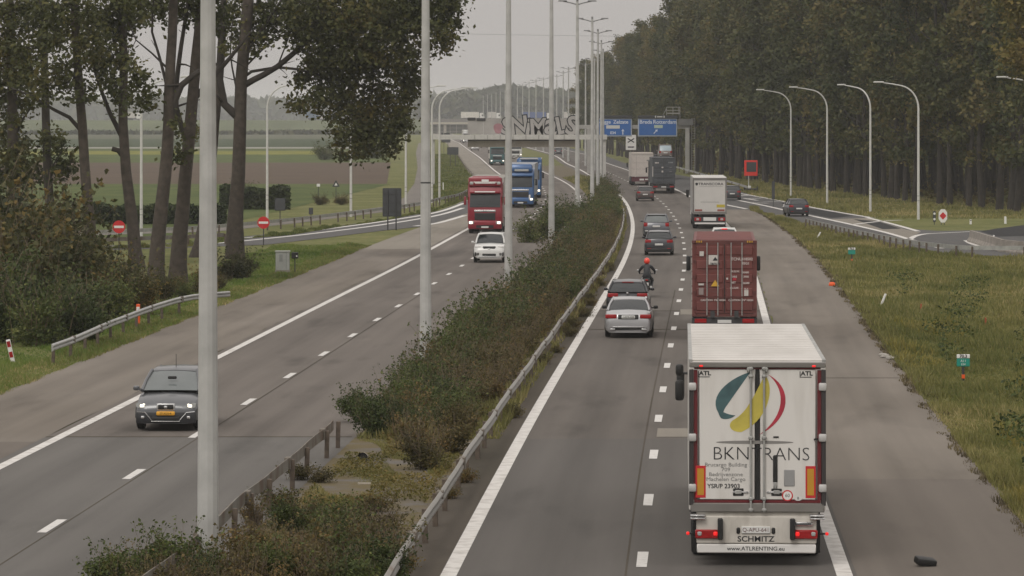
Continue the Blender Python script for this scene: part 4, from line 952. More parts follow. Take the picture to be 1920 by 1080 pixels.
car('pale_car', 'tiny pale oncoming car farthest along the bright edge line', -15.8, 1330, XL, suv(car_paint('far_pale_paint', (.35, .35, .35))), toward=True, group='tiny far oncoming cars')
car('parked_van', 'pale vehicle glimpsed between the trunks of the wood', 78.5, 640, XR, suv(farw, H=1.9), th=1.2)
car('dark_suv', 'dark vehicle with white roof seen between median posts under the gantry', 10.0, 880, XR, suv(car_paint('far_black_paint', (.04, .04, .045)), roofm=farw))

# ---- lorry parts
def tractor(r, y0, paint, W=2.5, top=3.65, lights=True, deflector=None, grille=None, words=None, visor=None, plate=None, white_lip=False):
    """cab whose front is at y0, travelling towards +y; parts go under r"""
    w = W / 2; gl = M['glass']; GR = grille or M['black']
    prof = [(-2.25, .75), (-2.25, top - .05), (-1.1, top), (-.62, top - .12), (-.35, 2.95), (-.08, 1.95), (0, 1.3), (-.02, .85), (-.25, .75)]
    n = len(prof); ring = []
    for x, ins in ((-w, .12), (-w + .12, .0), (0, -.05), (w - .12, .0), (w, .12)):
        ring.append([Vector((x, y0 + (p[0] if p[0] < -1 else p[0] - ins), p[1] - (ins * .5 if p[1] > 3 else 0))) for p in prof])
    cab = MB().loft(ring).build('cab', paint, r, smooth=40)
    MB().patch((w * .88, y0 - .03, 1.90), (-w * .88, y0 - .03, 1.90), (-w * .86, y0 - .275, 2.86), (w * .86, y0 - .275, 2.86), (0, .06, 0)).build('windscreen', gl, cab)
    MB().rbox((0, y0 - .16, 2.96), (W * .88, .34, .16), .05, 2).build('sun_visor', visor or paint, cab, smooth=40)
    MB().rbox((0, y0 - .02, 1.62), (W * .62, .12, .16), .03, 2).build('badge_bar', M['chrome'], cab)
    g_ = MB().rbox((0, y0 + .0, 1.22), (W * .60, .10, .52), .04, 2).build('grille', GR, cab)
    for k in range(5): MB().box((0, y0 + .052, 1.02 + k * .10), (W * .57, .02, .025)).build('grille_slat', M['dark_steel'], g_)
    MB().rbox((0, y0 - .08, .62), (W * .98, .36, .62), .10, 2).build('bumper', paint, cab, smooth=40)
    MB().box((0, y0 + .105, .50), (W * .5, .012, .2)).build('lower_intake', M['black'], cab)
    for s in (-1, 1):
        MB().rbox((s * (w - .26), y0 + .06, .78), (.40, .14, .22), .04, 2).build('headlamp', M['lamp_glass'], cab)
        if lights: MB().rbox((s * (w - .24), y0 + .135, .78), (.22, .03, .17), .012, 1).build('lit_lamp', M['lamp_lit'], cab)
        MB().rbox((s * (w + .20), y0 - .35, 2.35), (.18, .26, .62), .06, 2).build('mirror', paint if paint.name.startswith('red') else M['black'], cab, smooth=40); MB().tube([(s * w * .98, y0 - .35, 2.62), (s * (w + .2), y0 - .33, 2.62)], .03, 5).build('mirror_arm', M['black'], cab)
        MB().patch((s * (w + .006), y0 - .45, 2.0), (s * (w + .006), y0 - 1.25, 2.0), (s * (w + .006), y0 - 1.25, 2.75), (s * (w + .006), y0 - .62, 2.75), (0, 0, 0), 1, 1).build('side_window', gl, cab)
        wheel(r, s * (w - .2), y0 - 1.35, .50, .34); wheel(r, s * (w - .32), y0 - 4.9, .50, .55)
        MB().rbox((s * (w - .28), y0 - 3.3, .72), (.5, 1.6, .62), .06, 2).build('fuel_tank', M['galv'], r, smooth=40)
    if deflector: MB().rbox((0, y0 - 1.45, top + .16), (W * .9, 1.5, .42), .14, 2, (.9, .8)).build('roof_deflector', deflector, cab, smooth=40)
    if plate: MB().box((0, y0 + .115, .46), (.52, .012, .12)).build('number_plate', M['plate_white'], cab)
    if words: text(words, .15, M['ink'], cab, (0, y0 + .045, 1.62), back=True, extrude=.002)
    MB().box((0, y0 - 4.2, .82), (.8, 4.6, .25)).build('chassis', M['dark_steel'], r)
    return cab

def box_trailer(r, yf, L, W, z0, z1, side, roofm, front=None, axles=(.0, 1.31, 2.62), axle_back=3.0):
    """closed body from yf (front) back to yf-L"""
    w = W / 2; ym = yf - L / 2
    b = MB().rbox((0, ym, (z0 + z1) / 2), (W, L, z1 - z0), .02, 1).build('trailer_body', side, r)
    rf = MB().rbox((0, ym, z1 + .018), (W - .06, L - .1, .03), .01, 1).build('roof', roofm, r)
    nr_ = int(L / .62)
    for i in range(1, nr_): MB().box((0, yf - L * i / nr_, z1 + .037), (W - .14, .10, .005)).build('roof_rib', roofm, rf)
    for s in (-1, 1): MB().box((s * (w - .03), ym, z1 + .012), (.07, L, .05)).build('roof_edge', M['galv'], rf)
    MB().box((0, ym - .5, z0 - .12), (1.0, L - 1.5, .2)).build('chassis', M['dark_steel'], r)
    for a in axles:
        for s in (-1, 1): wheel(r, s * (w - .24), yf - L + axle_back - 1.1 + a, .50, .38)
    for s in (-1, 1): MB().box((s * (w - .05), ym + 1.2, .72), (.05, 5.0, .5)).build('side_guard', M['dark_steel'], r)
    return b

def lorry(name, label, X, Yend, fx, L, toward, group='lorries on the motorway', th=None):
    return pose(name, label, 'lorry', X, Yend, math.atan(slope(fx, Yend)) if th is None else th, L, toward, group)

# ---- the big white refrigerated lorry
LT = 16.4
bt = lorry('refrigerated_lorry', 'white refrigerated lorry with a three-petal logo on its doors, nearest vehicle', 4.63, 77.5, XR, LT, False, th=math.radians(2.35))
yb = -LT / 2; W_, zt_, zb_ = 2.58, 3.84, 1.02
wall_w = mat('trailer_white', (0.60, 0.58, 0.55), .45, var=.06, scale=.8)
door_w = mat('door_white', (0.67, 0.65, 0.62), .4, c2=(0.56, 0.535, 0.50), scale=1.6, lo=.45, hi=.8, stretch=(2.5, 1, .35))
roof_w = mat('trailer_roof', (0.60, 0.575, 0.54), .5, c2=(0.49, 0.465, 0.43), scale=.9, lo=.42, hi=.75, stretch=(1.5, .25, 1))
bumper_w = mat('bumper_cream', (0.56, 0.53, 0.48), .55, c2=(0.36, 0.33, 0.29), scale=2.2, lo=.45, hi=.8, stretch=(2, 1, .6))
frame_g = mat('rear_frame_grey', (0.20, 0.19, 0.175), .5, .3, var=.1)
dark_fr = mat('door_seal_dark', (0.035, 0.030, 0.030), .6, var=.1)
red_tape = mat('red_reflective_tape', (0.125, 0.012, 0.016), .45, var=.2, scale=8)
box_trailer(bt, yb + 13.6, 13.45, W_, zb_, zt_, wall_w, roof_w)
tractor(bt, LT / 2, wall_w, top=3.55, lights=False)
for s in (-1, 1):
    MB().rbox((s * (W_ / 2 + .18), LT / 2 - 1.7, 2.78), (.18, .2, .26), .06, 2).build('cab_mirror', M['black'], bt, smooth=40); MB().rbox((s * (W_ / 2 + .18), LT / 2 - 1.7, 2.32), (.20, .2, .46), .06, 2).build('cab_mirror', M['black'], bt, smooth=40)
rear = empty('rear_wall', (0, yb, 0)); rear.parent = bt
# rear coordinates: x across, z up, y < 0 towards the camera
def rp(name, c, d, m, b=.0, parent=rear, y=0.0, seg=1):
    mb2 = MB(); (mb2.rbox((c[0], y - d[1] / 2, c[1]), (d[0], d[1], d[2]), b, seg) if b else mb2.box((c[0], y - d[1] / 2, c[1]), d)); return mb2.build(name, m, parent, smooth=40 if b else None)
zd0, zd1 = 1.26, 3.64                        # doors
rp('frame_top', (0, 3.79), (W_ - .01, .14, .10), frame_g, .015); rp('frame_bottom', (0, 1.10), (W_ - .06, .12, .17), frame_g, .015)
for s in (-1, 1): rp('frame_side', (s * (W_ / 2 - .045), 2.42), (.085, .12, 2.56), dark_fr, .01)
rp('tape_strip', (0, 3.722), (W_ - .20, .075, .036), red_tape); rp('tape_strip', (0, 1.215), (W_ - .20, .075, .05), red_tape)
for s in (-1, 1): rp('tape_strip', (s * (W_ / 2 - .125), 2.465), (.07, .075, 2.45), red_tape)
rp('door_seal', (0, 2.47), (.075, .07, 2.48), M['black'])
for s in (-1, 1):
    dr = rp('door', (s * .572, 2.475), (1.04, .09, 2.45), door_w, .012)
    for k, z in enumerate((3.38, 2.42, 1.47)):
        rp('hinge', (s * (W_ / 2 - .065), z), (.15, .16, .15), mat('hinge_grey', (0.50, 0.49, 0.48), .45, .3), .03, dr, 0, 2)
    MB().tube([(s * .125, -.135, 1.02), (s * .125, -.135, 3.72)], .021, 8).build('locking_rod', M['galv'], dr, smooth=40)
    for z in (3.72, 3.58, 2.42, 1.27, 1.06): rp('rod_bracket', (s * .125, z), (.09, .17, .07), M['galv'], .02, dr)
    rp('door_handle', (s * .32, 1.39), (.30, .12, .035), M['chrome'], .012, dr); rp('handle_plate', (s * .36, 1.39), (.20, .104, .14), M['black'], .01, dr); rp('handle_grip', (s * .36, 1.39), (.13, .125, .08), M['galv'], .015, dr)
    rp('conspicuity_plate', (s * 1.035 - .035, 1.585), (.19, .098, .60), M['red'], 0, dr); rp('yellow_plate', (s * 1.035 - .035, 1.585), (.125, .102, .50), mat('amber_plate', (0.50, 0.25, 0.02), .5, var=.06), 0, dr)
rp('door_handle', (.335, 1.83), (.085, .13, .52), M['black'], .02); rp('handle_latch', (.335, 1.52), (.07, .135, .14), M['galv'], .02)
rp('service_panel', (.60, 1.66), (.20, .106, .31), mat('panel_grey_plate', (0.27, 0.27, 0.27), .5), .01)
rp('vent_slot', (.35, 2.43), (.10, .10, .03), M['black'])
rp('latch_ear', (1.10, 2.39), (.08, .12, .03), M['black'])
for x in (-.17, .17): rp('bolt_head', (x, 3.70), (.06, .17, .10), M['galv'], .02)
# flat print: three petals, their printed shadow, lettering
def bez(pts, n=14):
    out = []
    for i in range(0, len(pts) - 1, 3):
        p0, p1, p2, p3 = [Vector((*p, 0)) for p in pts[i:i + 4]]
        for k in range(n):
            t = k / n; q = p0 * (1 - t) ** 3 + p1 * 3 * t * (1 - t) ** 2 + p2 * 3 * t * t * (1 - t) + p3 * t ** 3; out.append((q.x, q.y))
    return out
PX = lambda x: (x - 1418) / 99.2; PZ = lambda y: 3.84 - (y - 683) / 99.2 * 1.005
def petal(name, pts, m, y=-.0935):
    q = bez([(PX(a), PZ(b)) for a, b in pts]); me = bpy.data.meshes.new(name)
    bm = bmesh.new(); vs = [bm.verts.new((x, y, z)) for x, z in q]; f = bm.faces.new(vs); bmesh.ops.triangulate(bm, faces=[f]); bm.to_mesh(me); bm.free(); me.materials.append(m); link(name, me, rear)
teal = mat('printed_teal', (0.055, 0.115, 0.125), .5, var=.35, scale=3); yel = mat('printed_yellow', (0.50, 0.42, 0.075), .5, var=.15, scale=3); crim = mat('printed_crimson', (0.42, 0.03, 0.055), .5, var=.25, scale=3)
petal('logo_petal', [(1405, 701), (1366, 712), (1316, 750), (1352, 786), (1354, 774), (1357, 768), (1362, 762), (1376, 742), (1391, 721), (1405, 701)], teal)
petal('logo_fold', [(1346, 770), (1352, 776), (1364, 781), (1377, 782), (1368, 789), (1356, 791), (1350, 787), (1346, 782), (1344, 776), (1346, 770)], teal, -.0945)
petal('logo_petal', [(1432, 707), (1452, 728), (1440, 790), (1388, 813), (1366, 814), (1360, 798), (1374, 790), (1402, 774), (1414, 738), (1432, 707)], yel)
oc = bez([(PX(a), PZ(b)) for a, b in [(1438, 706), (1484, 728), (1484, 788), (1420, 819)]], 18) + [(PX(1420), PZ(819))]
ic = bez([(PX(a), PZ(b)) for a, b in [(1438, 706), (1473, 734), (1470, 784), (1420, 819)]], 18) + [(PX(1420), PZ(819))]
me = bpy.data.meshes.new('logo_petal'); me.from_pydata([(x, -.0935, z) for x, z in oc] + [(x, -.0935, z) for x, z in ic], [], [(k, k + 1, k + 20, k + 19) for k in range(18)]); me.update(); me.materials.append(crim); link('logo_petal', me, rear)
n = 28; MB().prism([(PX(1413) + .73 * math.cos(2 * math.pi * k / n), PZ(832) + .032 * math.sin(2 * math.pi * k / n)) for k in range(n)], -.0935, -.0925).build('printed_ellipse', mat('printed_grey', (0.22, 0.21, 0.20), .5, var=0), rear)
def rt_(s, size, x, y, dy=-.0945, m=None, **k): return text(s, size, m or M['ink'], rear, (PX(x), dy, PZ(y)), extrude=.0006, **k)
rt_("BKN", .36, 1369, 854, offset=-.006); rt_("TRANS", .36, 1461, 855, offset=-.006)
grey_ink = mat('grey_lettering', (0.20, 0.195, 0.19), .6, var=0)
for s_, y_ in (("Brucargo Building", 874), ("709", 883), ("Bedrijvenzone", 892), ("Machelen Cargo", 901)): rt_(s_, .10, 1359, y_, m=grey_ink, width=1.12)
rt_("YSR/P 23903", .118, 1355, 914, offset=.0015)
for x in (1320, 1510):
    rt_("ATL", .11, x, 704, offset=.004, width=1.15); MB().box((PX(x) - .02, -.0935, PZ(710.5)), (.22, .002, .014)).build('underline', M['ink'], rear); MB().box((PX(x) - .125, -.0935, PZ(705)), (.014, .002, .11)).build('slash', M['ink'], rear, rot=(0, 0, 0))
n = 22
for rr_, m_, y_ in ((.105, M['red'], -.0935), (.082, M['sign_white'], -.0945)):
    MB().prism([(PX(1474) + rr_ * math.cos(2 * math.pi * k / n), PZ(931) + rr_ * math.sin(2 * math.pi * k / n)) for k in range(n)], y_, y_ + .0008).build('speed_disc', m_, rear)
rt_("60", .09, 1474, 931, -.0955)
MB().prism([(PX(1494) + .075 * math.cos(2 * math.pi * k / n), PZ(936) + .045 * math.sin(2 * math.pi * k / n)) for k in range(n)], -.0935, -.0925).build('country_oval', M['plate_white'], rear); rt_("B", .07, 1494, 936, -.0945)
# bumper, lamps, lower frame
rp('cross_beam', (0, .955), (2.3, .20, .14), bumper_w, .02, y=.15)
rp('light_carrier', (-.02, .68), (2.26, .12, .52), bumper_w, .02, y=.02); rp('under_run_bar', (-.02, .325), (2.24, .14, .17), M['white'], .02, y=.03)
for s in (-1, 1):
    rp('rubber_buffer', (s * .68 - .02, .70), (.10, .20, .40), M['black'], .02, y=-.02)
    for z in (.955, .90): rp('step_bar', (s * 1.12, z), (.28, .22, .035), M['chrome'], .012)
    tl = rp('tail_lamp', (s * .92 - .02, .60), (.46, .16, .17), M['red_lens'], .02, y=.0)
    for dx in (-.15, .15): rp('lamp_unit', (s * .92 - .02 + dx, .61), (.09, .175, .09), M['lamp_glass'] if dx * s > 0 else M['red_lit'], .02, tl)
    rp('marker_lamp', (s * 1.06, 3.77), (.07, .155, .035), M['red_lit'], .008); rp('marker_stalk', (s * 1.24, .60), (.14, .06, .03), M['black'], .008, y=.05); rp('marker_lamp', (s * 1.31, .60), (.06, .08, .06), M['red_lit'], .015, y=.05)
    rp('mud_flap', (s * .95, .50), (.52, .03, .70), M['black'], y=.9)
rp('chrome_box', (.83, .80), (.42, .16, .07), M['chrome'], .015); rp('chrome_box_slot', (.83, .80), (.36, .165, .03), M['dark_steel'])
npl = rp('number_plate', (-.03, .68), (.54, .13, .13), M['plate_white'], .008); text("Q-APU-641", .105, mat('plate_red_ink', (.10, .03, .03), .6, var=0), npl, (-.03, -.1315, .68), extrude=.0005)
for s in (-1, 1): rp('plate_lamp', (s * .33 - .03, .665), (.07, .13, .12), M['black'], .02)
text("SCHMITZ", .145, M['ink'], rear, (-.03, -.1025, .505), extrude=.0006, offset=.003, width=1.15)
text("www.ATLRENTING.eu", .105, M['ink'], rear, (-.03, -.1125, .325), extrude=.0006, offset=.001, width=1.08)

# ---- container lorries
def corrugated_container(r, yr, L, W, z0, z1, m, m_dark, rods, stickers):
    w = W / 2; cont = empty('container', (0, yr, 0)); cont.parent = r
    MB().box((0, L / 2 + .06, (z0 + z1) / 2), (W - .10, L - .1, z1 - z0 - .12)).build('shell', m, cont)
    for s in (-1, 1):                                   # corrugated side wall
        pts = []; n_ = int(L / .28)
        for i in range(n_ + 1):
            y = .1 + (L - .2) * i / n_; k = i % 4; o = .0 if k in (0, 1) else -.035
            pts.append((s * (w - .012 + o), y))
        MB().loft([[Vector((x, y, z0 + .1)) for x, y in pts], [Vector((x, y, z1 - .08)) for x, y in pts]], cap=False).build('side_wall', m, cont)
    rf = MB().box((0, L / 2, z1 - .03), (W - .08, L - .1, .05)).build('roof_sheet', m, cont)
    for i in range(1, int(L / .6)): MB().rbox((0, i * .6, z1 + .003), (W - .3, .28, .03), .012, 1).build('roof_swage', m, rf)
    for s in (-1, 1):
        MB().box((s * (w - .05), .05, (z0 + z1) / 2), (.10, .14, z1 - z0 - .02)).build('corner_post', m, cont)
        for z in (z0 + .06, z1 - .06): MB().rbox((s * (w - .08), .03, z), (.17, .16, .12), .015, 1).build('corner_casting', m_dark, cont)
    MB().box((0, .05, z1 - .07), (W - .2, .12, .13)).build('door_header', m_dark, cont); MB().box((0, .05, z0 + .06), (W - .2, .12, .12)).build('door_sill', m_dark, cont)
    hz = (z1 - z0 - .26) / 5
    for s in (-1, 1):
        d = MB().box((s * (w - .1) / 2, .03, (z0 + z1) / 2), ((w - .1) - .02, .06, z1 - z0 - .28)).build('door', m, cont)
        for k in range(5): MB().rbox((s * (w - .1) / 2, -.005, z0 + .13 + hz * (k + .5)), ((w - .1) - .12, .05, hz * .62), .022, 1).build('door_panel', m, d)
        for q in rods:
            MB().tube([(s * q, -.06, z0 + .05), (s * q, -.06, z1 - .08)], .02, 6).build('locking_rod', M['galv'] if m is not M.get('dkc') else m_dark, d, smooth=40)
            MB().box((s * (q - .12), -.075, z0 + .75), (.34, .03, .045)).build('rod_handle', m_dark, d)
        for k in range(4): MB().box((s * (w - .09), -.03, z0 + .35 + k * .58), (.10, .05, .10)).build('hinge', m_dark, d)
    MB().box((0, -.01, (z0 + z1) / 2), (.03, .04, z1 - z0 - .3)).build('door_seal', M['black'], cont)
    for (x, z, ww, hh, mm) in stickers: MB().box((x, -.052, z), (ww, .008, hh)).build('sticker', mm, cont)
    return cont
def skeletal(r, yr, L, W, plate=True):
    w = W / 2
    for s in (-1, 1): MB().box((s * .45, yr + L / 2 - .3, 1.0), (.16, L - .4, .25)).build('chassis_rail', M['dark_steel'], r)
    for a in (1.6, 2.9, 4.2):
        for s in (-1, 1): wheel(r, s * (w - .22), yr + a, .50, .38)
    b = MB().rbox((0, yr + .1, .72), (W - .04, .12, .30), .02, 1).build('rear_bumper', M['dark_steel'], r)
    for s in (-1, 1): MB().rbox((s * .9, yr + .03, .74), (.45, .06, .16), .02, 1).build('tail_lamp', M['red_lens'], b)
    if plate: MB().box((0, yr + .03, .72), (.52, .02, .12)).build('number_plate', M['plate_white'], b)

ct = lorry('container_lorry', 'lorry with a rusty red corrugated shipping container', 8.02, 155.0, XR, 16.2, False); yr = -8.1
M['redc'] = mat('red_container_paint', (0.135, 0.036, 0.031), .6, var=.22, scale=1.4); M['redc_d'] = mat('dark_red_steel', (0.105, 0.030, 0.026), .65, var=.2)
ylw = mat('hazard_yellow', (0.55, 0.32, 0.03), .6, var=0)
pw = mat('faded_white_sticker', (0.52, 0.49, 0.46), .6, var=.1, scale=20); wi = mat('white_stencil', (0.50, 0.42, 0.40), .7, var=.1)
cc = corrugated_container(ct, yr, 12.2, 2.44, 0.90, 3.78, M['redc'], M['redc_d'], (.25, .66), [(-.42, 3.05, .36, .36, pw), (-.86, 3.28, .16, .18, pw), (-.88, 2.12, .2, .07, pw), (-.88, 1.86, .18, .26, mat('grey_sticker', (.25, .2, .19), .7)), (.82, 1.80, .16, .22, pw), (.10, 2.34, .07, .07, pw), (.38, 2.32, .13, .09, mat('crimson_sticker', (.45, .02, .04), .6))])
ctz = lambda y: 3.78 - (y - 455) / 49.7; ctx = lambda x: (x - 1359.5) / 49.7
MB().prism([(ctx(1334), ctz(541)), (ctx(1350), ctz(541)), (ctx(1342), ctz(529))], -.056, -.05).build('warning_triangle', ylw, cc)
for t_, s_, x_, y_ in (("TCNU", .15, 1382, 490), ("418502", .14, 1402, 490), ("45G1", .13, 1399, 498), ("M.G.W.", .10, 1380, 513), ("30480", .10, 1399, 515), ("TARE", .10, 1377, 523), ("3900", .10, 1400, 523), ("NET", .10, 1376, 534), ("26580", .10, 1400, 535), ("CU.CAP.", .09, 1378, 544), ("76.4", .09, 1400, 546), ("CAUTION  9'6\" HIGH", .10, 1338, 567), ("CAUTION  9'6\" HIGH", .10, 1390, 567), ("TRITON", .10, 1342, 499)):
    text(t_, s_, M['ink'] if t_ == "TRITON" else wi, cc, (ctx(x_), -.062, ctz(y_)), extrude=.001, offset=.004)
MB().prism([(ctx(1337), ctz(493)), (ctx(1348), ctz(493)), (ctx(1342), ctz(486))], -.062, -.057).build('sticker_emblem', M['ink'], cc)
for s in (-1, 1):
    for k in range(4): MB().box((s * 1.0 + (k - 1.5) * .085, -.02, 3.735), (.045, .03, .07)).build('hazard_stripe', ylw, cc)
for k in range(9): MB().box((-1.225, .06, 1.35 + k * .28), (.02, .10, .2)).build('pale_edge_block', M['white_dirty'], cc)  # pale blocks down the left edge of the container
skeletal(ct, yr, 12.2, 2.5); tractor(ct, 8.1, M['white'], top=3.5, lights=False)

dt = lorry('container_lorry', 'lorry with a dark slate shipping container beyond the white box lorry', 16.55, 448, XR, 16.2, False)
M['dkc'] = mat('slate_container_paint', (0.060, 0.066, 0.074), .6, var=.15); dkd = mat('dark_slate_steel', (0.045, 0.048, 0.052), .6)
cc2 = corrugated_container(dt, -8.1, 12.2, 2.5, 1.0, 3.9, M['dkc'], dkd, (.25, .66), [(-.75, 3.35, .42, .13, pw), (.75, 3.38, .5, .14, mat('grey_stencil', (.2, .21, .22), .7)), (-.15, 2.85, .22, .14, pw), (-.15, 2.4, .2, .2, pw), (.75, 2.85, .3, .09, mat('dim_stencil', (.16, .16, .17), .7)), (.75, 2.4, .3, .09, mat('dim_stencil', (.16, .16, .17), .7)), (-1.19, 2.4, .08, 1.1, pw)])
skeletal(dt, -8.1, 12.2, 2.5); tractor(dt, 8.1, M['dark_steel'], top=3.5, lights=False)

# ---- white box lorries going away
def white_rear(r, yb, W, z0, z1, doorm, framem, split=True):
    re = empty('rear_wall', (0, yb, 0)); re.parent = r
    def q(name, x, z, w, h, d, m, parent=re, b=0.0): return MB().rbox((x, -d / 2, z), (w, d, h), b, 1).build(name, m, parent) if b else MB().box((x, -d / 2, z), (w, d, h)).build(name, m, parent)
    q('frame_top', 0, z1 - .07, W - .01, .15, .10, framem); q('frame_bottom', 0, z0 + .06, W - .04, .16, .12, framem)
    for s in (-1, 1): q('frame_side', s * (W / 2 - .05), (z0 + z1) / 2, .10, z1 - z0 - .02, .08, framem)
    if split:
        for s in (-1, 1): q('door', s * (W - .24) / 4, (z0 + z1) / 2, (W - .24) / 2 - .01, z1 - z0 - .34, .06, doorm)
    else: q('door', 0, (z0 + z1) / 2, W - .24, z1 - z0 - .34, .06, doorm)
    return re, q
wt = lorry('tarpaulin_lorry', 'white lorry with lettering across the top of its tail, ahead of the red container', 14.83, 308, XR, 16.4, False); yb = -8.2
box_trailer(wt, yb + 13.6, 13.5, 2.56, 1.12, 3.82, mat('grey_side_sheet', (0.33, 0.32, 0.31), .6, var=.1), M['white']); tractor(wt, 8.2, M['white'], top=3.5, lights=False)
tail_w = mat('tail_white', (0.52, 0.505, 0.48), .5, var=.05)
re, q = white_rear(wt, yb, 2.56, 1.12, 3.82, tail_w, mat('tail_frame', (0.17, 0.16, 0.15), .6), False)
text("TRANSCORA", .27, M['ink'], re, (0.08, -.064, 3.36), extrude=.001, offset=.004, width=1.18); MB().box((0.08, -.063, 3.18), (1.75, .004, .022)).build('underline', grey_ink, re); blob('emblem', -.98, 3.36, .10, .12, M['ink'], -.066, re)
text("www.transcora.eu", .17, grey_ink, re, (0.0, -.064, 2.02), extrude=.001, width=1.1)
q('yellow_panel', .82, 1.72, .62, .22, .066, mat('sign_yellow', (0.45, 0.36, 0.04), .6, var=.1))
for s in (-1, 1): q('warning_strip', s * .84, 1.40, .54, .14, .068, mat('faded_red_strip', (0.25, 0.07, 0.055), .6, var=.1)); q('tail_lamp', s * .9, .72, .5, .26, .14, M['red_lens'], b=.02); q('lamp_unit', s * .9, .72, .22, .16, .155, M['lamp_glass'], b=.02)
q('number_plate', 0, .74, .95, .26, .12, M['plate_white']); q('light_carrier', 0, .70, 2.3, .42, .10, M['dark_steel']); q('under_run_bar', 0, .42, 2.25, .12, .12, M['white'])
for s in (-1, 1): MB().rbox((s * 1.5, 8.2 - 1.0, 2.4), (.2, .2, .55), .05, 1).build('cab_mirror', M['black'], wt)
wb = lorry('box_lorry', 'cream white box lorry with a dark red tail, left of the slate container', 15.85, 500, XR, 12.0, False)
cream = mat('cream_panel', (0.50, 0.455, 0.42), .5, var=.05); maroon = mat('maroon_steel', (0.09, 0.022, 0.03), .6, var=.2)
box_trailer(wb, 2.6, 8.6, 2.7, 1.10, 3.95, mat('cream_side', (0.46, 0.42, 0.39), .5), cream, axles=(.2, 1.4)); tractor(wb, 6.0, cream, top=3.3, lights=False)
re, q = white_rear(wb, -6.0, 2.7, 1.10, 3.95, cream, cream, False)
for z in (2.0, 2.75): q('panel_seam', .0, z, 2.3, .02, .066, mat('seam_dark', (.2, .17, .16), .7))  # thin dark strips mark the panel and door seams
q('door_seam', -.72, 2.5, .03, 2.3, .066, mat('seam_dark', (.2, .17, .16), .7)); q('handle', 1.1, 1.65, .10, .5, .09, M['black']); q('emblem', .75, 3.05, .42, .16, .068, grey_ink)
q('tail_board', 0, .75, 2.6, .52, .12, maroon); q('number_plate', -.05, .72, .55, .2, .14, M['plate_white']); q('pale_plate', .55, .74, .4, .14, .14, M['plate_white']); q('mud_flap', -1.15, .55, .3, .7, .06, M['black'])

# ---- car transporter with a van on the upper deck
tr = lorry('car_transporter', 'car transporter with a van on its upper deck, showing above the slate container', 20.7, 548, XR, 16.0, False)
tractor(tr, 8.0, M['dark_steel'], top=3.2, lights=False)
for s in (-1, 1):
    MB().box((s * 1.15, -1.5, 1.0), (.12, 12.5, .18)).build('deck_rail', M['dark_steel'], tr); MB().box((s * 1.15, -1.5, 2.65), (.12, 12.5, .16)).build('deck_rail', M['dark_steel'], tr)
    for y in (-7.5, -3.5, .5, 4.3): MB().box((s * 1.18, y, 1.8), (.12, .16, 1.6)).build('upright', M['dark_steel'], tr)
    for a in (-5.4, -4.1): wheel(tr, s * 1.0, a, .42, .34)
MB().box((0, -1.5, 2.62), (2.1, 12.4, .05)).build('upper_deck', M['dark_steel'], tr); MB().box((0, -1.5, .98), (2.1, 12.4, .05)).build('lower_deck', M['dark_steel'], tr)
vn = car('loaded_van', 'brown van with pale blue rear window carried on top of the transporter', 20.55, 549.5, XR, suv(car_paint('van_brown_paint', (0.15, 0.115, 0.10), .2), H=1.95, gt=.82, rglass=mat('pale_blue_glass', (0.34, 0.42, 0.46), .2, var=.05), roofm=mat('van_roof_tan', (0.13, 0.10, 0.085), .6)), group='vehicles carried by the transporter'); vn.location.z = 2.665

# ---- oncoming lorries
def oncoming(name, label, X, Y, paint, trailer, deflector, words=None, L=16.4, top=3.65, boxed=True, visor=None, grille=None):
    r = lorry(name, label, X, Y, XL, L, True); c_ = tractor(r, L / 2, paint, top=top, deflector=deflector, words=words, plate=True, visor=visor, grille=grille)
    if boxed: box_trailer(r, L / 2 - 2.6, L - 2.7, 2.55, 1.1, 3.98, trailer, trailer)
    return r, c_
redp = car_paint('red_lorry_paint', (0.215, 0.006, 0.018), .1)
r, c_ = oncoming('red_lorry', 'red lorry with chrome bar and lit headlamps coming along the oncoming lanes', -1.95, 296, redp, mat('pale_grey_trailer', (0.42, 0.40, 0.37), .6), redp, "DAF", top=3.75)
yF = 8.2
MB().rbox((0, yF - .55, 3.72), (2.44, .5, .66), .12, 2).build('roof_fairing', redp, c_, smooth=40)
MB().rbox((0, yF - .33, 3.62), (1.5, .12, .12), .04, 1).build('white_swoosh', M['white'], c_); MB().rbox((0, yF - .30, 3.78), (.52, .06, .2), .02, 1).build('light_box', M['sign_white'], c_)
for s in (-1, 1):
    MB().rbox((s * .98, yF - .36, 3.62), (.30, .16, .24), .06, 2).build('roof_lamp', M['lamp_glass'], c_); MB().box((s * .55, yF - .31, 3.7), (.55, .06, .07), rz=0).build('white_swoosh', M['white'], c_)
MB().rbox((0, yF - .12, 2.99), (1.5, .3, .10), .03, 1).build('white_visor_edge', M['white'], c_)
blup = car_paint('blue_lorry_paint', (0.030, 0.095, 0.235), .2)
r, c_ = oncoming('blue_lorry', 'mid blue lorry half hidden behind the third median post', .78, 379, blup, mat('white_blue_trailer', (0.40, 0.42, 0.45), .6), blup, None)
MB().rbox((0, yF - .45, 3.55), (2.2, .4, .45), .1, 2).build('roof_fairing', blup, c_, smooth=40); MB().rbox((-.1, yF - .24, 3.45), (1.3, .06, .2), .02, 1).build('light_box', M['lamp_glass'], c_)
MB().rbox((-.85, yF + .08, .95), (.16, .06, .5), .03, 1).build('light_blade', M['sign_white'], c_)
b2 = car_paint('pale_blue_lorry_paint', (0.040, 0.115, 0.26), .2)
r, c_ = oncoming('blue_lorry', 'second blue lorry, close behind the mid blue one', 1.75, 423, b2, mat('blue_trailer_sheet', (0.07, 0.15, 0.32), .6), b2, None)
MB().rbox((0, yF - .35, 3.5), (1.9, .2, .3), .08, 2).build('pale_roof_band', M['lamp_glass'], c_)
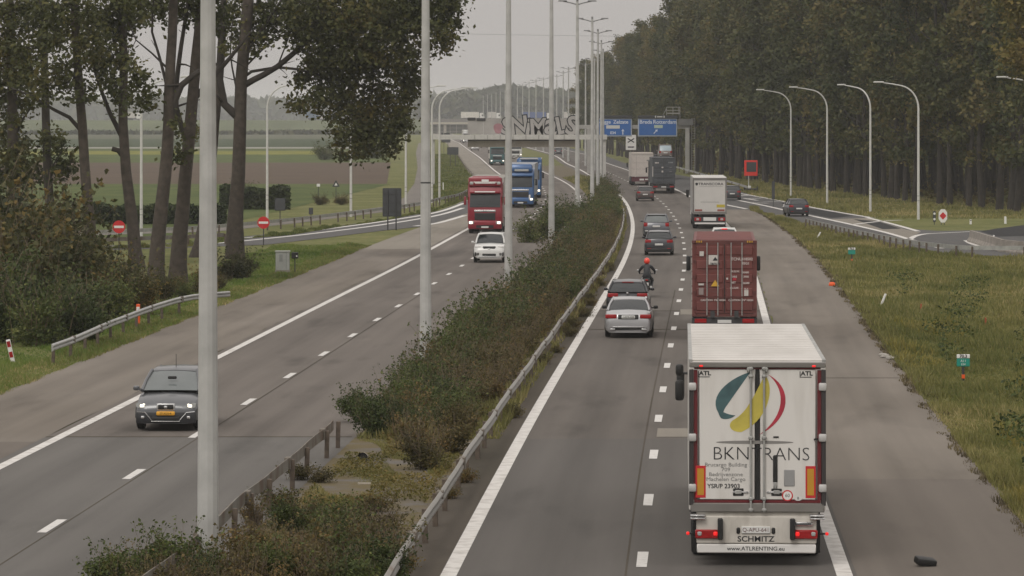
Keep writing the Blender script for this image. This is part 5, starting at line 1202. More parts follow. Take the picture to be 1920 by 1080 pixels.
MB().rbox((.0, yF - .6, 4.05), (1.9, .4, .16), .06, 1).build('roof_bar', M['lamp_glass'], c_)
r, c_ = oncoming('teal_lorry', 'teal green lorry with lit headlamps just under the gantry', -2.5, 703, car_paint('teal_lorry_paint', (0.03, 0.10, 0.105), .1), M['white_dirty'], M['dark_steel'])
r, c_ = oncoming('white_lorry', 'white lorry under the gantry beside the third median post', .75, 815, car_paint('white_lorry_paint', (0.5, 0.5, 0.48), 0), M['white'], M['white'])
r, c_ = oncoming('white_van_lorry', 'small white lorry far along the oncoming lanes near the bank signs', -14.2, 1290, car_paint('far_white_lorry_paint', (0.5, 0.5, 0.5), 0), M['white'], None)

# ---- lorries on the far elevated motorway (side-on)
def far_lorry(label, px, L, paint, trailer, flip=False, Y=1998):
    r = empty('far_lorry', ((px - CX) * Y / F, Y, 6.33), math.pi / 2 if flip else -math.pi / 2); tag(r, label, 'lorry', 'lorries on the far elevated motorway')
    tractor(r, L / 2, paint, top=3.5, lights=False)
    box_trailer(r, L / 2 - 2.6, L - 2.7, 2.55, 1.1, 4.0, trailer, trailer)
blt = mat('blue_curtain', (0.05, 0.09, 0.24), .6)
far_lorry('white lorry with long white trailer on the far motorway above the exit signs', 886, 11.5, M['white'], mat('far_cream', (.62, .59, .54), .6))
far_lorry('short white lorry on the far motorway beside the third median post', 927, 6.5, M['white'], M['white_dirty'])
far_lorry('white cab with long blue trailer on the far motorway above the graffiti', 1006, 14.5, M['white'], blt)
far_lorry('pale lorry on the far motorway above the end of the graffiti', 1070, 8.0, M['white'], M['white_dirty'])
far_lorry('white lorry on the far motorway glimpsed between the tree trunks', 247, 9.0, M['white'], M['white_dirty'])
far_lorry('blue-grey lorry on the far motorway beside the overhanging leaves', 590, 9.0, M['white_dirty'], mat('slate_blue_curtain', (.10, .14, .2), .6))

# ------------------------------------------------------------------ motorcycle and its rider
mth = math.atan(slope(XR, 192))
mc = empty('motorcycle', (6.34, 192.9, .014), -mth); tag(mc, 'dark motorcycle passing beside the black estate car', 'motorcycle')
for y in (-.72, .74):
    wq = MB().lathe_x((0, y, .31), [(-.06, .18), (-.075, .24), (-.05, .31), (.05, .31), (.075, .24), (.06, .18)], 20).build('wheel', M['rubber'], mc, smooth=40)
    MB().lathe_x((0, y, .31), [(-.03, .05), (-.04, .2), (.04, .2), (.03, .05)], 14).build('rim', M['rim'], wq)
MB().rbox((0, .05, .55), (.34, .75, .42), .08, 2).build('engine', M['dark_steel'], mc, smooth=40); MB().rbox((0, .25, .88), (.34, .55, .26), .10, 2).build('fuel_tank', car_paint('bike_black', (.03, .03, .035)), mc, smooth=40)
MB().rbox((0, -.38, .82), (.28, .75, .12), .05, 2).build('seat', M['black'], mc, smooth=40); MB().rbox((0, -.82, .78), (.2, .2, .12), .04, 2).build('tail_unit', M['black'], mc, smooth=40); MB().rbox((0, -.93, .80), (.14, .05, .06), .015, 1).build('tail_light', M['red_lens'], mc)
MB().box((0, -.97, .62), (.18, .02, .14)).build('number_plate', M['plate_white'], mc); MB().tube([(.16, .1, .35), (.19, -.5, .4), (.2, -.85, .48)], [.04, .05, .06], 8).build('exhaust', M['galv'], mc, smooth=40)
MB().tube([(-.38, .42, 1.06), (-.15, .55, 1.04), (.15, .55, 1.04), (.38, .42, 1.06)], .02, 6).build('handlebar', M['dark_steel'], mc); MB().tube([(0, .74, .31), (0, .56, 1.0)], .05, 8).build('fork', M['dark_steel'], mc); MB().rbox((0, .72, 1.02), (.36, .2, .34), .08, 2).build('fairing', M['black'], mc, smooth=40)
for s in (-1, 1): MB().rbox((s * .42, .5, 1.2), (.15, .04, .09), .02, 1).build('mirror', M['chrome'], mc)

rd = empty('person', (6.34, 192.9, .014), -mth); tag(rd, 'person in dark riding jacket and bright orange helmet riding the motorcycle', 'person')
def skinned(name, joints, edges, mtl, parent, sub=2):
    me = bpy.data.meshes.new(name); names = list(joints); me.from_pydata([joints[k][0] for k in names], [(names.index(a), names.index(b)) for a, b in edges], [])
    o = link(name, me, parent); md = o.modifiers.new('skin', 'SKIN'); md.use_smooth_shade = True
    for i, k in enumerate(names):
        rr = joints[k][1]; me.skin_vertices[0].data[i].radius = rr if hasattr(rr, '__len__') else (rr, rr)
    me.skin_vertices[0].data[0].use_root = True
    o.modifiers.new('sub', 'SUBSURF').levels = sub; o.modifiers['sub'].render_levels = sub
    me.materials.append(mtl); return o
J = {'pelvis': ((0, -.30, .93), (.17, .13)), 'waist': ((0, -.27, 1.08), (.155, .12)), 'chest': ((0, -.17, 1.29), (.19, .14)), 'collar': ((0, -.10, 1.44), (.10, .09)), 'neck': ((0, -.06, 1.52), .06), 'head': ((0, -.03, 1.63), .10)}
E = [('pelvis', 'waist'), ('waist', 'chest'), ('chest', 'collar'), ('collar', 'neck'), ('neck', 'head')]
for s, n_ in ((-1, 'l'), (1, 'r')):
    J.update({'sh' + n_: ((s * .20, -.12, 1.41), .085), 'el' + n_: ((s * .36, .08, 1.20), .062), 'wr' + n_: ((s * .36, .34, 1.09), .042), 'ha' + n_: ((s * .355, .44, 1.075), .042), 'hip' + n_: ((s * .13, -.24, .90), .11), 'kn' + n_: ((s * .25, .20, .78), .085), 'an' + n_: ((s * .20, -.10, .42), .055), 'to' + n_: ((s * .21, .10, .36), .045)})
    E += [('collar', 'sh' + n_), ('sh' + n_, 'el' + n_), ('el' + n_, 'wr' + n_), ('wr' + n_, 'ha' + n_), ('pelvis', 'hip' + n_), ('hip' + n_, 'kn' + n_), ('kn' + n_, 'an' + n_), ('an' + n_, 'to' + n_)]
jacket = mat('dark_riding_leather', (0.020, 0.022, 0.026), .6, var=.2, scale=8)
bodyo = skinned('body', J, E, jacket, rd)
hm = MB(); 
for k in range(1):
    rings = []
    for i in range(9):
        a = -1.25 + 2.75 * i / 8; rings.append([Vector((.142 * math.cos(a) * math.cos(2 * math.pi * j / 14), -.02 + .165 * math.cos(a) * math.sin(2 * math.pi * j / 14), 1.66 + .16 * math.sin(a))) for j in range(14)])
    hm.loft(rings)
hel = hm.build('helmet', mat('orange_helmet', (0.80, 0.055, 0.030), .3, var=0, coat=.5), rd, smooth=60); MB().patch((-.11, .115, 1.60), (.11, .115, 1.60), (.10, .12, 1.72), (-.10, .12, 1.72), (0, .05, 0)).build('visor', M['glass'], hel)
for s in (-1, 1):
    gv = MB().rbox((s * .365, .445, 1.075), (.10, .11, .07), .03, 2)
    for k in range(4): gv.tube([(s * (.33 + k * .024), .49, 1.085), (s * (.33 + k * .024), .53, 1.06), (s * (.33 + k * .024), .505 - .002 * k, 1.025)], [.0125, .012, .010], 6)
    gv.tube([(s * .315, .42, 1.07), (s * .295, .46, 1.045), (s * .305, .49, 1.03)], [.014, .013, .010], 6)
    gv.build('glove', mat('pale_glove', (0.42, 0.42, 0.42), .7) , rd, smooth=50)
MB().box((0, -.302, 1.12), (.28, .03, .025)).build('reflective_strip', M['galv'], rd)

# ------------------------------------------------------------------ trees, shrubs, grass
M['bark'] = mat('poplar_bark', (0.060, 0.048, 0.038), .95, var=.35, scale=3, bump=.6, bscale=9)
M['bark_dark'] = mat('dark_bark', (0.036, 0.030, 0.025), .95, var=.35, scale=2, bump=.5, bscale=8)
M['leaf_dark'] = leaf_mat('dark_poplar_leaves', (0.028, 0.036, 0.011), (0.068, 0.074, 0.022), (0.155, 0.125, 0.038), .22, .12, .30)
M['leaf_forest'] = leaf_mat('forest_poplar_leaves', (0.036, 0.047, 0.017), (0.088, 0.093, 0.031), (0.19, 0.145, 0.052), .18, .30, .11)
M['leaf_yellow'] = leaf_mat('yellowing_leaves', (0.052, 0.0585, 0.0156), (0.143, 0.1235, 0.0338), (0.26, 0.182, 0.065), .25, .1, .3)
M['leaf_autumn'] = leaf_mat('autumn_shrub_leaves', (0.028, 0.036, 0.013), (0.075, 0.074, 0.024), (0.22, 0.145, 0.042), .2, .28, .6)
M['leaf_green'] = leaf_mat('green_shrub_leaves', (0.0251, 0.0385, 0.0123), (0.0732, 0.0963, 0.0264), (0.1568, 0.1637, 0.0458), .2, .22, .8)
M['leaf_olive'] = leaf_mat('olive_bramble_leaves', (0.0396, 0.0352, 0.0135), (0.1044, 0.0896, 0.03), (0.216, 0.136, 0.051), .2, .25, .8)
M['stem'] = mat('dry_stems', (0.14, 0.105, 0.07), .9, var=.4, scale=6)
M['hedge'] = leaf_mat('hedge_leaves', (0.017, 0.0272, 0.0102), (0.0374, 0.0544, 0.017), (0.068, 0.0816, 0.0272), .15, .1, .5)

def ell(n, c, r, fill=.35):
    """points in an ellipsoid shell-weighted volume"""
    d = NR.normal(size=(n, 3)); d /= np.linalg.norm(d, axis=1)[:, None]
    rad = (NR.uniform(fill ** 3, 1, n)) ** (1 / 3) * NR.uniform(.72, 1.22, n)
    return np.array(c) + d * rad[:, None] * np.array(r)
def clumps(centres, radii, n_clump, n_leaf, clump_r, size, flat=.2):
    """leaf clumps scattered through ellipsoids -> leaf quads"""
    out = []
    vol = np.array([np.prod(r) ** (2 / 3) for r in radii]); share = np.maximum(3, n_clump * vol / vol.sum()).astype(int)
    for c, r, k in zip(centres, radii, share):
        q = ell(k, c, r)
        L_ = q[:, None, :] + NR.normal(size=(k, n_leaf, 3)) * clump_r * NR.uniform(.5, 1.3, (k, 1, 1)) * np.array([1, 1, .75])
        out.append(L_.reshape(-1, 3))
    return leaf_quads(np.concatenate(out), size, flat)

def branch(mb, p0, p1, r0, r1, bend=.08, n=5, k=6):
    p0, p1 = Vector(p0), Vector(p1); L_ = (p1 - p0).length; pts = []; rr = []
    off = Vector((RN.uniform(-1, 1), RN.uniform(-1, 1), RN.uniform(-.3, .6))) * L_ * bend
    for i in range(n + 1):
        t = i / n; pts.append(p0.lerp(p1, t) + off * math.sin(math.pi * t) + Vector((RN.uniform(-1, 1), RN.uniform(-1, 1), 0)) * L_ * .012); rr.append(r0 + (r1 - r0) * t)
    mb.tube(pts, rr, k); return pts

# --- the big roadside trees on the oncoming side, each with its own trunk line, limbs and leaf masses (image columns/rows at the tree's distance)
def big_tree(label, Y, trunk, r0, r1, limbs, masses, dens=1.0, lm=None, stub=None):
    base = at(trunk[0][0], trunk[0][1], Y); r0 *= .84; r1 *= .9; root = empty('poplar_tree', (base.x, Y, 0)); tag(root, label, 'tree', 'tall roadside trees on the oncoming side')
    o = Vector((base.x, Y, 0))
    def P(px, py, dy=0.0): return at(px, py, Y + dy) - o
    mb = MB(); pts = [P(*p[:2], p[2] if len(p) > 2 else 0) for p in trunk]; pts[0].z = -.2
    Q = smooth_path(pts, 1.2); n = len(Q); rr = [r0 * 1.35 * math.exp(-i * .9) * .35 + r0 + (r1 - r0) * i / (n - 1) for i in range(n)]
    Q = [q + Vector((RN.uniform(-.03, .03), RN.uniform(-.03, .03), 0)) for q in Q]
    mb.tube(Q, rr, 12); tr_ = mb.build('trunk', M['bark'] if r0 > .3 else M['bark_dark'], root, smooth=50)
    for lb_ in limbs:
        lp = [P(*p[:2], p[2] if len(p) > 2 else 0) for p in lb_[0]]; q = smooth_path(lp, .8); m = len(q)
        lm_ = MB().tube(q, [lb_[1] + (lb_[2] - lb_[1]) * i / max(1, m - 1) for i in range(m)], 8)
        for i in range(2, m - 1, 2):                     # twigs
            d = Vector((RN.uniform(-1, 1), RN.uniform(-1, 1), RN.uniform(-.4, .9))).normalized() * RN.uniform(.8, 2.2); branch(lm_, q[i], q[i] + d, lb_[2] * .7 + .012, .010, .12, 3, 4)
        lm_.build('limb', M['bark_dark'], root, smooth=50)
    s = Y / F; C, Rr = [], []
    extra = []
    for (px, py, rx, ry, *dy) in masses:
        for q in range(3): a_ = RN.uniform(0, 6.28); extra.append((px + rx * 1.0 * math.cos(a_), py + ry * 1.0 * math.sin(a_) + 4, max(6, rx * .22), max(7, ry * .26)))
    for (px, py, rx, ry, *dy) in list(masses) + extra:
        c = P(px, py, dy[0] if dy else RN.uniform(-1.5, 1.5)); C.append(tuple(c)); Rr.append((rx * s, max(rx * s, 1.0) * .9, ry * s))
    area = sum(r[0] * r[2] for r in Rr); nc = int(area * 40 * dens)
    V = clumps(C, Rr, int(nc * 1.1), 12, .34, .13, .15)
    link('crown', arr_mesh('crown', V, 4, lm or M['leaf_dark']), root)
    tw = MB()                                            # fine twigs through the leaf masses
    for c, r in zip(C, Rr):
        for k in range(max(3, int(r[0] * r[2] * 1.3))):
            e = ell(1, c, r)[0]; f = Vector(c).lerp(Vector(tuple(e)), .1); branch(tw, f, e, .03, .008, .15, 3, 4)
    tw.build('twigs', M['bark_dark'], root)['kind'] = 'stuff'
    return root
big_tree('thick-trunked tree with a wide leafy limb hanging over the shoulder, beside the cabinet', 244,
         [(440, 487), (441, 420), (447, 330), (450, 230), (453, 150), (458, 80), (466, 0), (470, -80), (475, -240)], .50, .30,
         [([(458, 160), (475, 150), (520, 125), (575, 78), (640, 20), (720, -60)], .20, .07), ([(452, 225), (436, 210), (420, 195), (412, 150), (415, 60), (425, -60)], .26, .12), ([(455, 146), (472, 134), (520, 126), (560, 130), (610, 145), (680, 160)], .10, .04), ([(460, 100), (480, 70), (505, 35), (540, -20)], .12, .05), ([(450, 200), (440, 150), (432, 100), (436, 40)], .07, .03), ([(520, 125), (545, 60), (560, 10)], .05, .02), ([(456, 130), (480, 105), (520, 70), (560, 55)], .06, .02),
          ([(640, 20), (690, 70), (700, 150), (690, 230)], .09, .03), ([(610, 145), (640, 190), (655, 260)], .05, .02), ([(700, 10), (760, 40), (800, 80)], .07, .03)],
         [(690, 60, 100, 90), (640, 100, 60, 70), (700, 150, 70, 70), (650, 215, 45, 40), (715, 225, 48, 45), (660, 262, 32, 30), (735, 250, 34, 34), (690, 275, 20, 20), (640, 20, 110, 70), (760, 40, 70, 60), (790, 15, 70, 45), (765, 120, 26, 36), (765, 165, 18, 24), (590, 60, 50, 40), (560, 15, 60, 30), (500, 25, 50, 40), (440, 40, 38, 50), (470, 75, 26, 20), (590, 180, 18, 22), (572, 140, 14, 22), (555, 195, 9, 12), (600, 130, 20, 24), (620, 175, 22, 30), (835, 25, 26, 34), (830, 70, 10, 20)], 1.15)
big_tree('leaning tree of the closest pair of trunks, next to the nearest median post', 210, [(333, 528), (337, 440), (347, 340), (356, 230), (368, 110), (380, 0), (395, -160)], .46, .22,
         [([(352, 270), (330, 200), (335, 120), (350, 20), (360, -60)], .16, .07), ([(360, 190), (395, 150), (430, 110), (470, 60)], .16, .05)], [(350, 20, 40, 30), (300, 15, 26, 20), (395, 30, 30, 30), (375, -30, 60, 40)], 1.0)
big_tree('tree with a snapped upper limb, the other of the closest pair of trunks', 207, [(292, 540), (297, 450), (309, 330), (316, 230), (320, 120), (326, 0), (335, -160)], .44, .20,
         [([(313, 250), (325, 195), (340, 160), (362, 142), (378, 132)], .20, .13), ([(317, 180), (300, 110), (285, 60), (290, -20)], .09, .04), ([(316, 130), (285, 100), (255, 75), (240, 40)], .06, .02)], [(265, 10, 30, 22), (262, 165, 22, 26), (276, 192, 14, 16), (250, 130, 12, 18), (310, -30, 50, 30), (330, 235, 6, 16), (332, 290, 8, 14)], .9)
big_tree('leaning trunk with a cut limb stub beside the first no-entry sign', 231, [(258, 502), (248, 420), (237, 320), (230, 230), (232, 130), (228, 20), (222, -120)], .40, .20,
         [([(236, 300), (222, 282), (210, 279)], .16, .14), ([(228, 255), (205, 210), (190, 170), (170, 110)], .15, .05), ([(231, 140), (215, 80), (190, 20)], .10, .04)], [(185, 45, 44, 44), (225, 50, 30, 60), (245, 25, 30, 30), (215, 110, 25, 30), (190, 120, 20, 24), (210, 160, 16, 20), (235, 180, 14, 20), (225, -20, 60, 40)], 1.1)
big_tree('slender trunk with a long limb reaching to the frame edge, over the autumn bushes', 219, [(172, 520), (168, 420), (160, 320), (155, 240), (148, 150), (140, 50), (136, -100)], .36, .20,
         [([(152, 245), (130, 220), (100, 205), (60, 180), (20, 165)], .12, .05), ([(150, 160), (120, 120), (95, 100)], .08, .03), ([(144, 60), (165, 20), (180, -30)], .08, .03)], [(110, 130, 26, 30), (125, 160, 22, 24), (75, 160, 22, 24), (150, 110, 26, 30), (140, 20, 44, 34), (160, 170, 14, 16), (175, 70, 26, 40), (115, 60, 30, 34)], 1.0)
big_tree('straight dark trunk with a leafy spray halfway up, second from the frame edge', 228, [(97, 480), (92, 380), (88, 260), (84, 140), (80, 20), (78, -100)], .33, .20,
         [([(90, 330), (105, 300), (118, 280)], .06, .02), ([(85, 170), (60, 130), (40, 100)], .09, .03)], [(112, 295, 22, 34), (120, 325, 16, 14), (95, 255, 20, 20), (80, 25, 44, 40), (60, 90, 30, 34), (100, 60, 26, 40), (55, 150, 20, 20), (60, 330, 20, 24)], 1.0)
big_tree('dark ivy-like tree filling the upper corner at the frame edge', 232, [(30, 500), (28, 380), (24, 250), (22, 120), (18, 0), (16, -100)], .42, .25, [([(26, 260), (45, 220), (60, 200)], .08, .03)],
         [(18, 40, 50, 60), (10, 120, 46, 50), (22, 190, 34, 40), (14, 260, 34, 44), (30, 300, 30, 34), (45, 120, 20, 24), (8, 330, 30, 30), (60, 20, 30, 30)], 1.25)
big_tree('trunk mostly hidden behind the nearest median post', 247, [(366, 545), (375, 460), (392, 350), (404, 230), (414, 120), (420, 0), (428, -160)], .38, .20, [([(405, 220), (398, 160), (402, 90)], .07, .03)], [(415, 20, 20, 30), (420, -30, 40, 30), (365, 250, 5, 8)], .8)

# --- plantation of poplars on the other side
def poplar_mesh(i):
    h = RN.uniform(29, 33); mb = MB(); x = y = 0.0; pts, rr = [], []
    for k in range(10):
        t = k / 9; pts.append((x, y, -.2 + h * .9 * t)); rr.append(.25 * (1 - t) ** .8 + .03 + (.08 if k == 0 else 0)); x += RN.uniform(-.2, .2); y += RN.uniform(-.2, .2)
    mb.tube(pts, rr, 8)
    for k in range(16):
        z = RN.uniform(5.0, h * .85); a = RN.uniform(0, 6.28); L_ = RN.uniform(1.5, 4.2); t = z / (h * .9); bx, by = np.interp(t, np.linspace(0, 1, 10), [p[0] for p in pts]), np.interp(t, np.linspace(0, 1, 10), [p[1] for p in pts])
        branch(mb, (bx, by, z), (bx + L_ * math.cos(a), by + L_ * math.sin(a), z + L_ * RN.uniform(.3, 1.1)), .09, .02, .1, 3, 5)
    trunk = mb.mesh('trunk', M['bark_dark'], 50)
    C, Rr = [], []
    for k in range(40):
        z = h * RN.uniform(.13, 1.0) ** .92; q = max(0, (z / h - .13) / .87); sp = 3.3 * math.sin(math.pi * (.16 + .78 * q)) ** .7; a = RN.uniform(0, 6.28); d = sp * RN.uniform(.15, 1.0)
        rr_ = RN.uniform(.7, 1.7) * (.6 if q < .2 else 1); C.append((d * math.cos(a), d * math.sin(a), z)); Rr.append((rr_, rr_, rr_ * RN.uniform(.8, 1.3)))
    V = clumps(C, Rr, 600, 13, .42, .21, .1)
    return trunk, arr_mesh('crown', V, 4, M['leaf_forest']), h
POP = [poplar_mesh(i) for i in range(6)]
fY = np.array([330, 363, 409, 484, 540, 589, 735, 860, 1000, 1150]); fX = np.array([47.5, 44.6, 39.4, 34.6, 31.4, 29.0, 25.2, 23.0, 20.2, 16.5])
forest_label = 'tall dark poplar standing in the dense plantation beside the slip road'
cnt = 0; spots_f = []
for row in range(5):
    Y = 350.0 + row * 2.3
    while Y < 1080:
        X = float(np.interp(Y, fY, fX)) + row * 6.0 + RN.uniform(-.7, .7)
        if X < .1247 * Y + 6: spots_f.append((X, Y + RN.uniform(-.9, .9), row))
        Y += (6.0 if row == 0 else 7.5 if row < 3 else 9.0) * (1.0 if Y < 620 else 1.7) * RN.uniform(.85, 1.15)
spots_f.sort(key=lambda q: (q[2] > 2, q[1]))
for X, Y, row in spots_f[:296]:
    t_, c_, h_ = RN.choice(POP); s = RN.uniform(.88, 1.1) * (1.0 if Y < 560 else .92 if Y < 640 else float(np.interp(Y, [640, 735, 1080], [.84, .77, .66])))
    r = empty('poplar_tree', (X, Y, 0), RN.uniform(0, 6.28)); r.scale = (s * RN.uniform(.9, 1.15), s * RN.uniform(.9, 1.15), s); tag(r, forest_label, 'tree', 'poplars of the plantation')
    link('trunk', t_, r); link('crown', c_, r); cnt += 1
print('forest trees', cnt, 'of', len(spots_f))
# the deep interior of the plantation, one mass
n = 60000; Yd = NR.uniform(380, 900, n); Xd = np.interp(Yd, fY, fX) + NR.uniform(38, 60, n); keep = Xd < .1247 * Yd + 12; Yd, Xd = Yd[keep], Xd[keep]; Zd = NR.uniform(0, 1, len(Yd)) ** 1.0 * 30
bq = .5 + .5 * np.sin(Xd * .5 + Yd * .09) * np.sin(Yd * .13); k2 = NR.uniform(0, 1, len(Yd)) < (.35 + .65 * bq) ; C = np.stack([Xd, Yd, Zd], 1)[k2]
tag(link('forest_interior', arr_mesh('forest_interior', leaf_quads(C, .75, .1), 4, M['leaf_forest'])), 'shaded depth of the poplar plantation behind the front trunks', 'woodland', kind='stuff')
# low growth under the plantation edge
n = 16000; Yd = NR.uniform(352, 900, n); Xd = np.interp(Yd, fY, fX) + NR.uniform(2, 40, n); Zd = np.abs(NR.normal(0, .7, n)) * (.4 + .6 * (np.sin(Xd * .8 + Yd * .21) > .2)); keep = Xd < .1247 * Yd + 8
tag(link('undergrowth', arr_mesh('undergrowth', leaf_quads(np.stack([Xd, Yd, Zd], 1)[keep], .22, .1), 4, M['leaf_olive'])), 'low leafy undergrowth between the plantation trunks', 'undergrowth', kind='stuff')

# yellowing tree whose crown reaches in at the frame edge
Y = 285; root = empty('yellowing_tree', (40.5, Y, 0)); tag(root, 'yellowing broadleaf crown reaching in at the upper corner over the side road', 'tree')
mb = MB(); mb.tube([(0, 0, -.2), (.2, 0, 4), (-.1, .2, 9), (.3, 0, 15), (.2, 0, 20)], [.5, .42, .36, .25, .08], 10)
for k in range(16): branch(mb, (0, 0, RN.uniform(6, 15)), (RN.uniform(-7, 5), RN.uniform(-5, 5), RN.uniform(10, 19)), .12, .02, .1, 4, 5)
mb.build('trunk', M['bark'], root, smooth=50)
C = [(-5.2, 0, 15.5), (-4.6, 1, 13.8), (-5.4, -1, 12.6), (-4.2, 2, 12.0), (-3.5, 1, 16.6), (-2, 2, 17), (0, 0, 18), (2, 1, 15), (0, 4, 13), (0, -4, 13), (-3.2, 0, 14), (-6.0, .5, 16.8), (-4.6, 0, 18.2)]; Rr = [(1.4, 1.5, 1.2)] * len(C)
link('crown', arr_mesh('crown', clumps(C, Rr, 900, 12, .38, .15, .1), 4, M['leaf_yellow']), root)

# --- shrubs
def shrub_mesh(lm, h, r, n_clump, leaf, stems=10, spiky=0, shoot=26):
    mb = MB()
    for k in range(stems):
        a = RN.uniform(0, 6.28); d = r * RN.uniform(.1, .8); branch(mb, (d * .2 * math.cos(a), d * .2 * math.sin(a), -.1), (d * math.cos(a), d * math.sin(a), h * RN.uniform(.6, 1.05)), .022, .007, .12, 3, 4)
    for k in range(spiky):
        a = RN.uniform(0, 6.28); d = r * RN.uniform(.1, 1.0); branch(mb, (d * .7 * math.cos(a), d * .7 * math.sin(a), 0), (d * math.cos(a), d * math.sin(a), h * RN.uniform(.8, 1.35)), .012, .005, .10, 3, 3)
    shoots = []
    for k in range(shoot):
        a = RN.uniform(0, 6.28); d = r * RN.uniform(.5, 1.35); q = branch(mb, (d * .3 * math.cos(a), d * .3 * math.sin(a), h * .3), (d * math.cos(a), d * math.sin(a), h * RN.uniform(.75, 1.45)), .010, .004, .14, 5, 3)
        for v in q[1:]:
            for _ in range(5): shoots.append((v.x + RN.gauss(0, .05), v.y + RN.gauss(0, .05), v.z + RN.gauss(0, .05)))
    C, Rr = [], []
    for k in range(11):
        a = RN.uniform(0, 6.28); d = r * RN.uniform(0, .75); z = h * RN.uniform(.15, .85); q = RN.uniform(.25, .5) * r; C.append((d * math.cos(a), d * math.sin(a), z)); Rr.append((q, q, q * .8))
    V = clumps(C, Rr, n_clump, 9, .13 * r, leaf, .15); V = np.concatenate([V, leaf_quads(np.array(shoots), leaf, .1)]); V = V[V.reshape(-1, 4, 3)[:, :, 2].min(1).repeat(4) > -.15]
    return mb.mesh('stems', M['stem'], None), arr_mesh('foliage', V, 4, lm)
SH = {'green': [shrub_mesh(M['leaf_green'], 1.5, 1.1, 420, .050, 10, 2) for _ in range(4)], 'olive': [shrub_mesh(M['leaf_olive'], 1.35, 1.1, 380, .050, 12, 8) for _ in range(3)],
      'dry': [shrub_mesh(M['leaf_olive'], 1.15, 1.0, 90, .045, 18, 60) for _ in range(3)], 'autumn': [shrub_mesh(M['leaf_autumn'], 2.6, 1.7, 520, .085, 14, 6) for _ in range(4)], 'low': [shrub_mesh(M['leaf_olive'], .5, .7, 160, .035, 8, 8) for _ in range(3)]}
def shrub(kind, X, Y, s, label, group, sz=None, name='shrub'):
    st, fo = RN.choice(SH[kind]); r = empty(name, (X, Y, 0), RN.uniform(0, 6.28)); r.scale = (s, s, sz or s); tag(r, label, 'shrub', group); link('stems', st, r); link('foliage', fo, r); return r
Y = 108.5; k = 0
while Y < 470:
    a, b = float(XL(Y)) + float(np.interp(Y, [108, 135, 170], [4.35, 4.7, 5.6])), float(XR(Y)) - 5.0; s = float(np.interp(Y, [108, 130, 250, 470], [.56, .70, .80, .82]))
    nj = 3 if Y < 190 else 2
    for j in range(nj):
        t = (j + RN.uniform(.1, .9)) / nj; X = a + (b - a) * t
        dryz = (118 < Y < 185 and t > .52) or (215 < Y < 320 and t > .45)
        kind = RN.choice(['dry', 'dry', 'olive']) if dryz else RN.choice(['green', 'green', 'green', 'olive'])
        lab = {'dry': 'dry brown weedy shrub with bare stalks in the median thicket', 'green': 'dark green leafy shrub in the median thicket', 'olive': 'olive brown bramble in the median thicket'}[kind]
        hs = s * RN.uniform(.8, 1.25) * (1.12 if t < .5 and 145 < Y < 330 else 1.0) * (.85 if t > .8 else 1)
        shrub(kind, X, Y + RN.uniform(-.6, .6), hs, lab, 'shrubs crowding the median', name={'dry': 'weedy_shrub', 'green': 'shrub', 'olive': 'bramble'}[kind]); k += 1
    Y += float(np.interp(Y, [108, 200, 470], [1.35, 2.5, 5.5]))
print('median shrubs', k)
# taller dark bushes that hide the oncoming lanes
for px, py, s in ((1003, 455, 1.15), (1025, 447, 1.25), (1045, 435, 1.25), (1065, 425, 1.15), (1078, 418, 1.1)):
    p = g(px, py); shrub('green', p.x, p.y, s, 'tall dark green bush hiding the oncoming passing lane beside the median posts', 'tall median bushes')
# thicket around the foot of the nearest post
for i in range(43):
    p_ = g(RN.uniform(215, 375), RN.uniform(1085, 1150)) if i > 33 else g(RN.uniform(300, 720), RN.uniform(1035, 1150)) if i < 26 else g(RN.uniform(440, 700), RN.uniform(985, 1040)); X, Y = p_.x, p_.y; kind = RN.choice(['green', 'green', 'olive', 'dry'])
    shrub(kind, X, Y, RN.uniform(.40, .62) * (1 if i < 26 or i > 33 else .7), 'low leafy shrub in the thicket around the foot of the nearest post', 'shrubs around the nearest post')
for px, py, kd, s, lb in ((800, 880, 'olive', .62, 'russet bush leaning on the weathered rail behind the drain pipe'), (845, 850, 'olive', .6, 'brown bush against the weathered rail, beyond the russet one'), (775, 845, 'dry', .7, 'dry stalky bush at the end of the bare median'), (672, 792, 'green', .55, 'dark bush at the end of the oncoming-side rail'),
                          (600, 905, 'low', .5, 'small weed clump beside the rusty rail posts'), (560, 900, 'low', .6, 'weed tuft growing at a rusty rail post'), (520, 955, 'low', .7, 'brown weed clump against the rusty rail, next to the thicket'), (870, 905, 'low', .5, 'weed tuft under the weathered rail'), (840, 935, 'low', .45, 'small weed under the near end of the weathered rail'),
                          (720, 1010, 'dry', .5, 'tall dry stalks in the mossy median'), (640, 985, 'low', .7, 'mossy weed patch near the thicket'), (700, 960, 'low', .6, 'straw coloured weed patch in the bare median')):
    p = g(px, py); shrub(kd, p.x, p.y, s, lb, None)
# verge under the right-hand rail: weeds through the gutter
for i in range(24):
    Y = RN.uniform(112, 235); X = float(XR(Y)) - 4.15 + RN.uniform(-.25, .3); shrub('low', X, Y, RN.uniform(.35, .6), 'weed tuft growing between the weathered rail and the edge line', 'weeds along the weathered rail', name='weed_tuft')
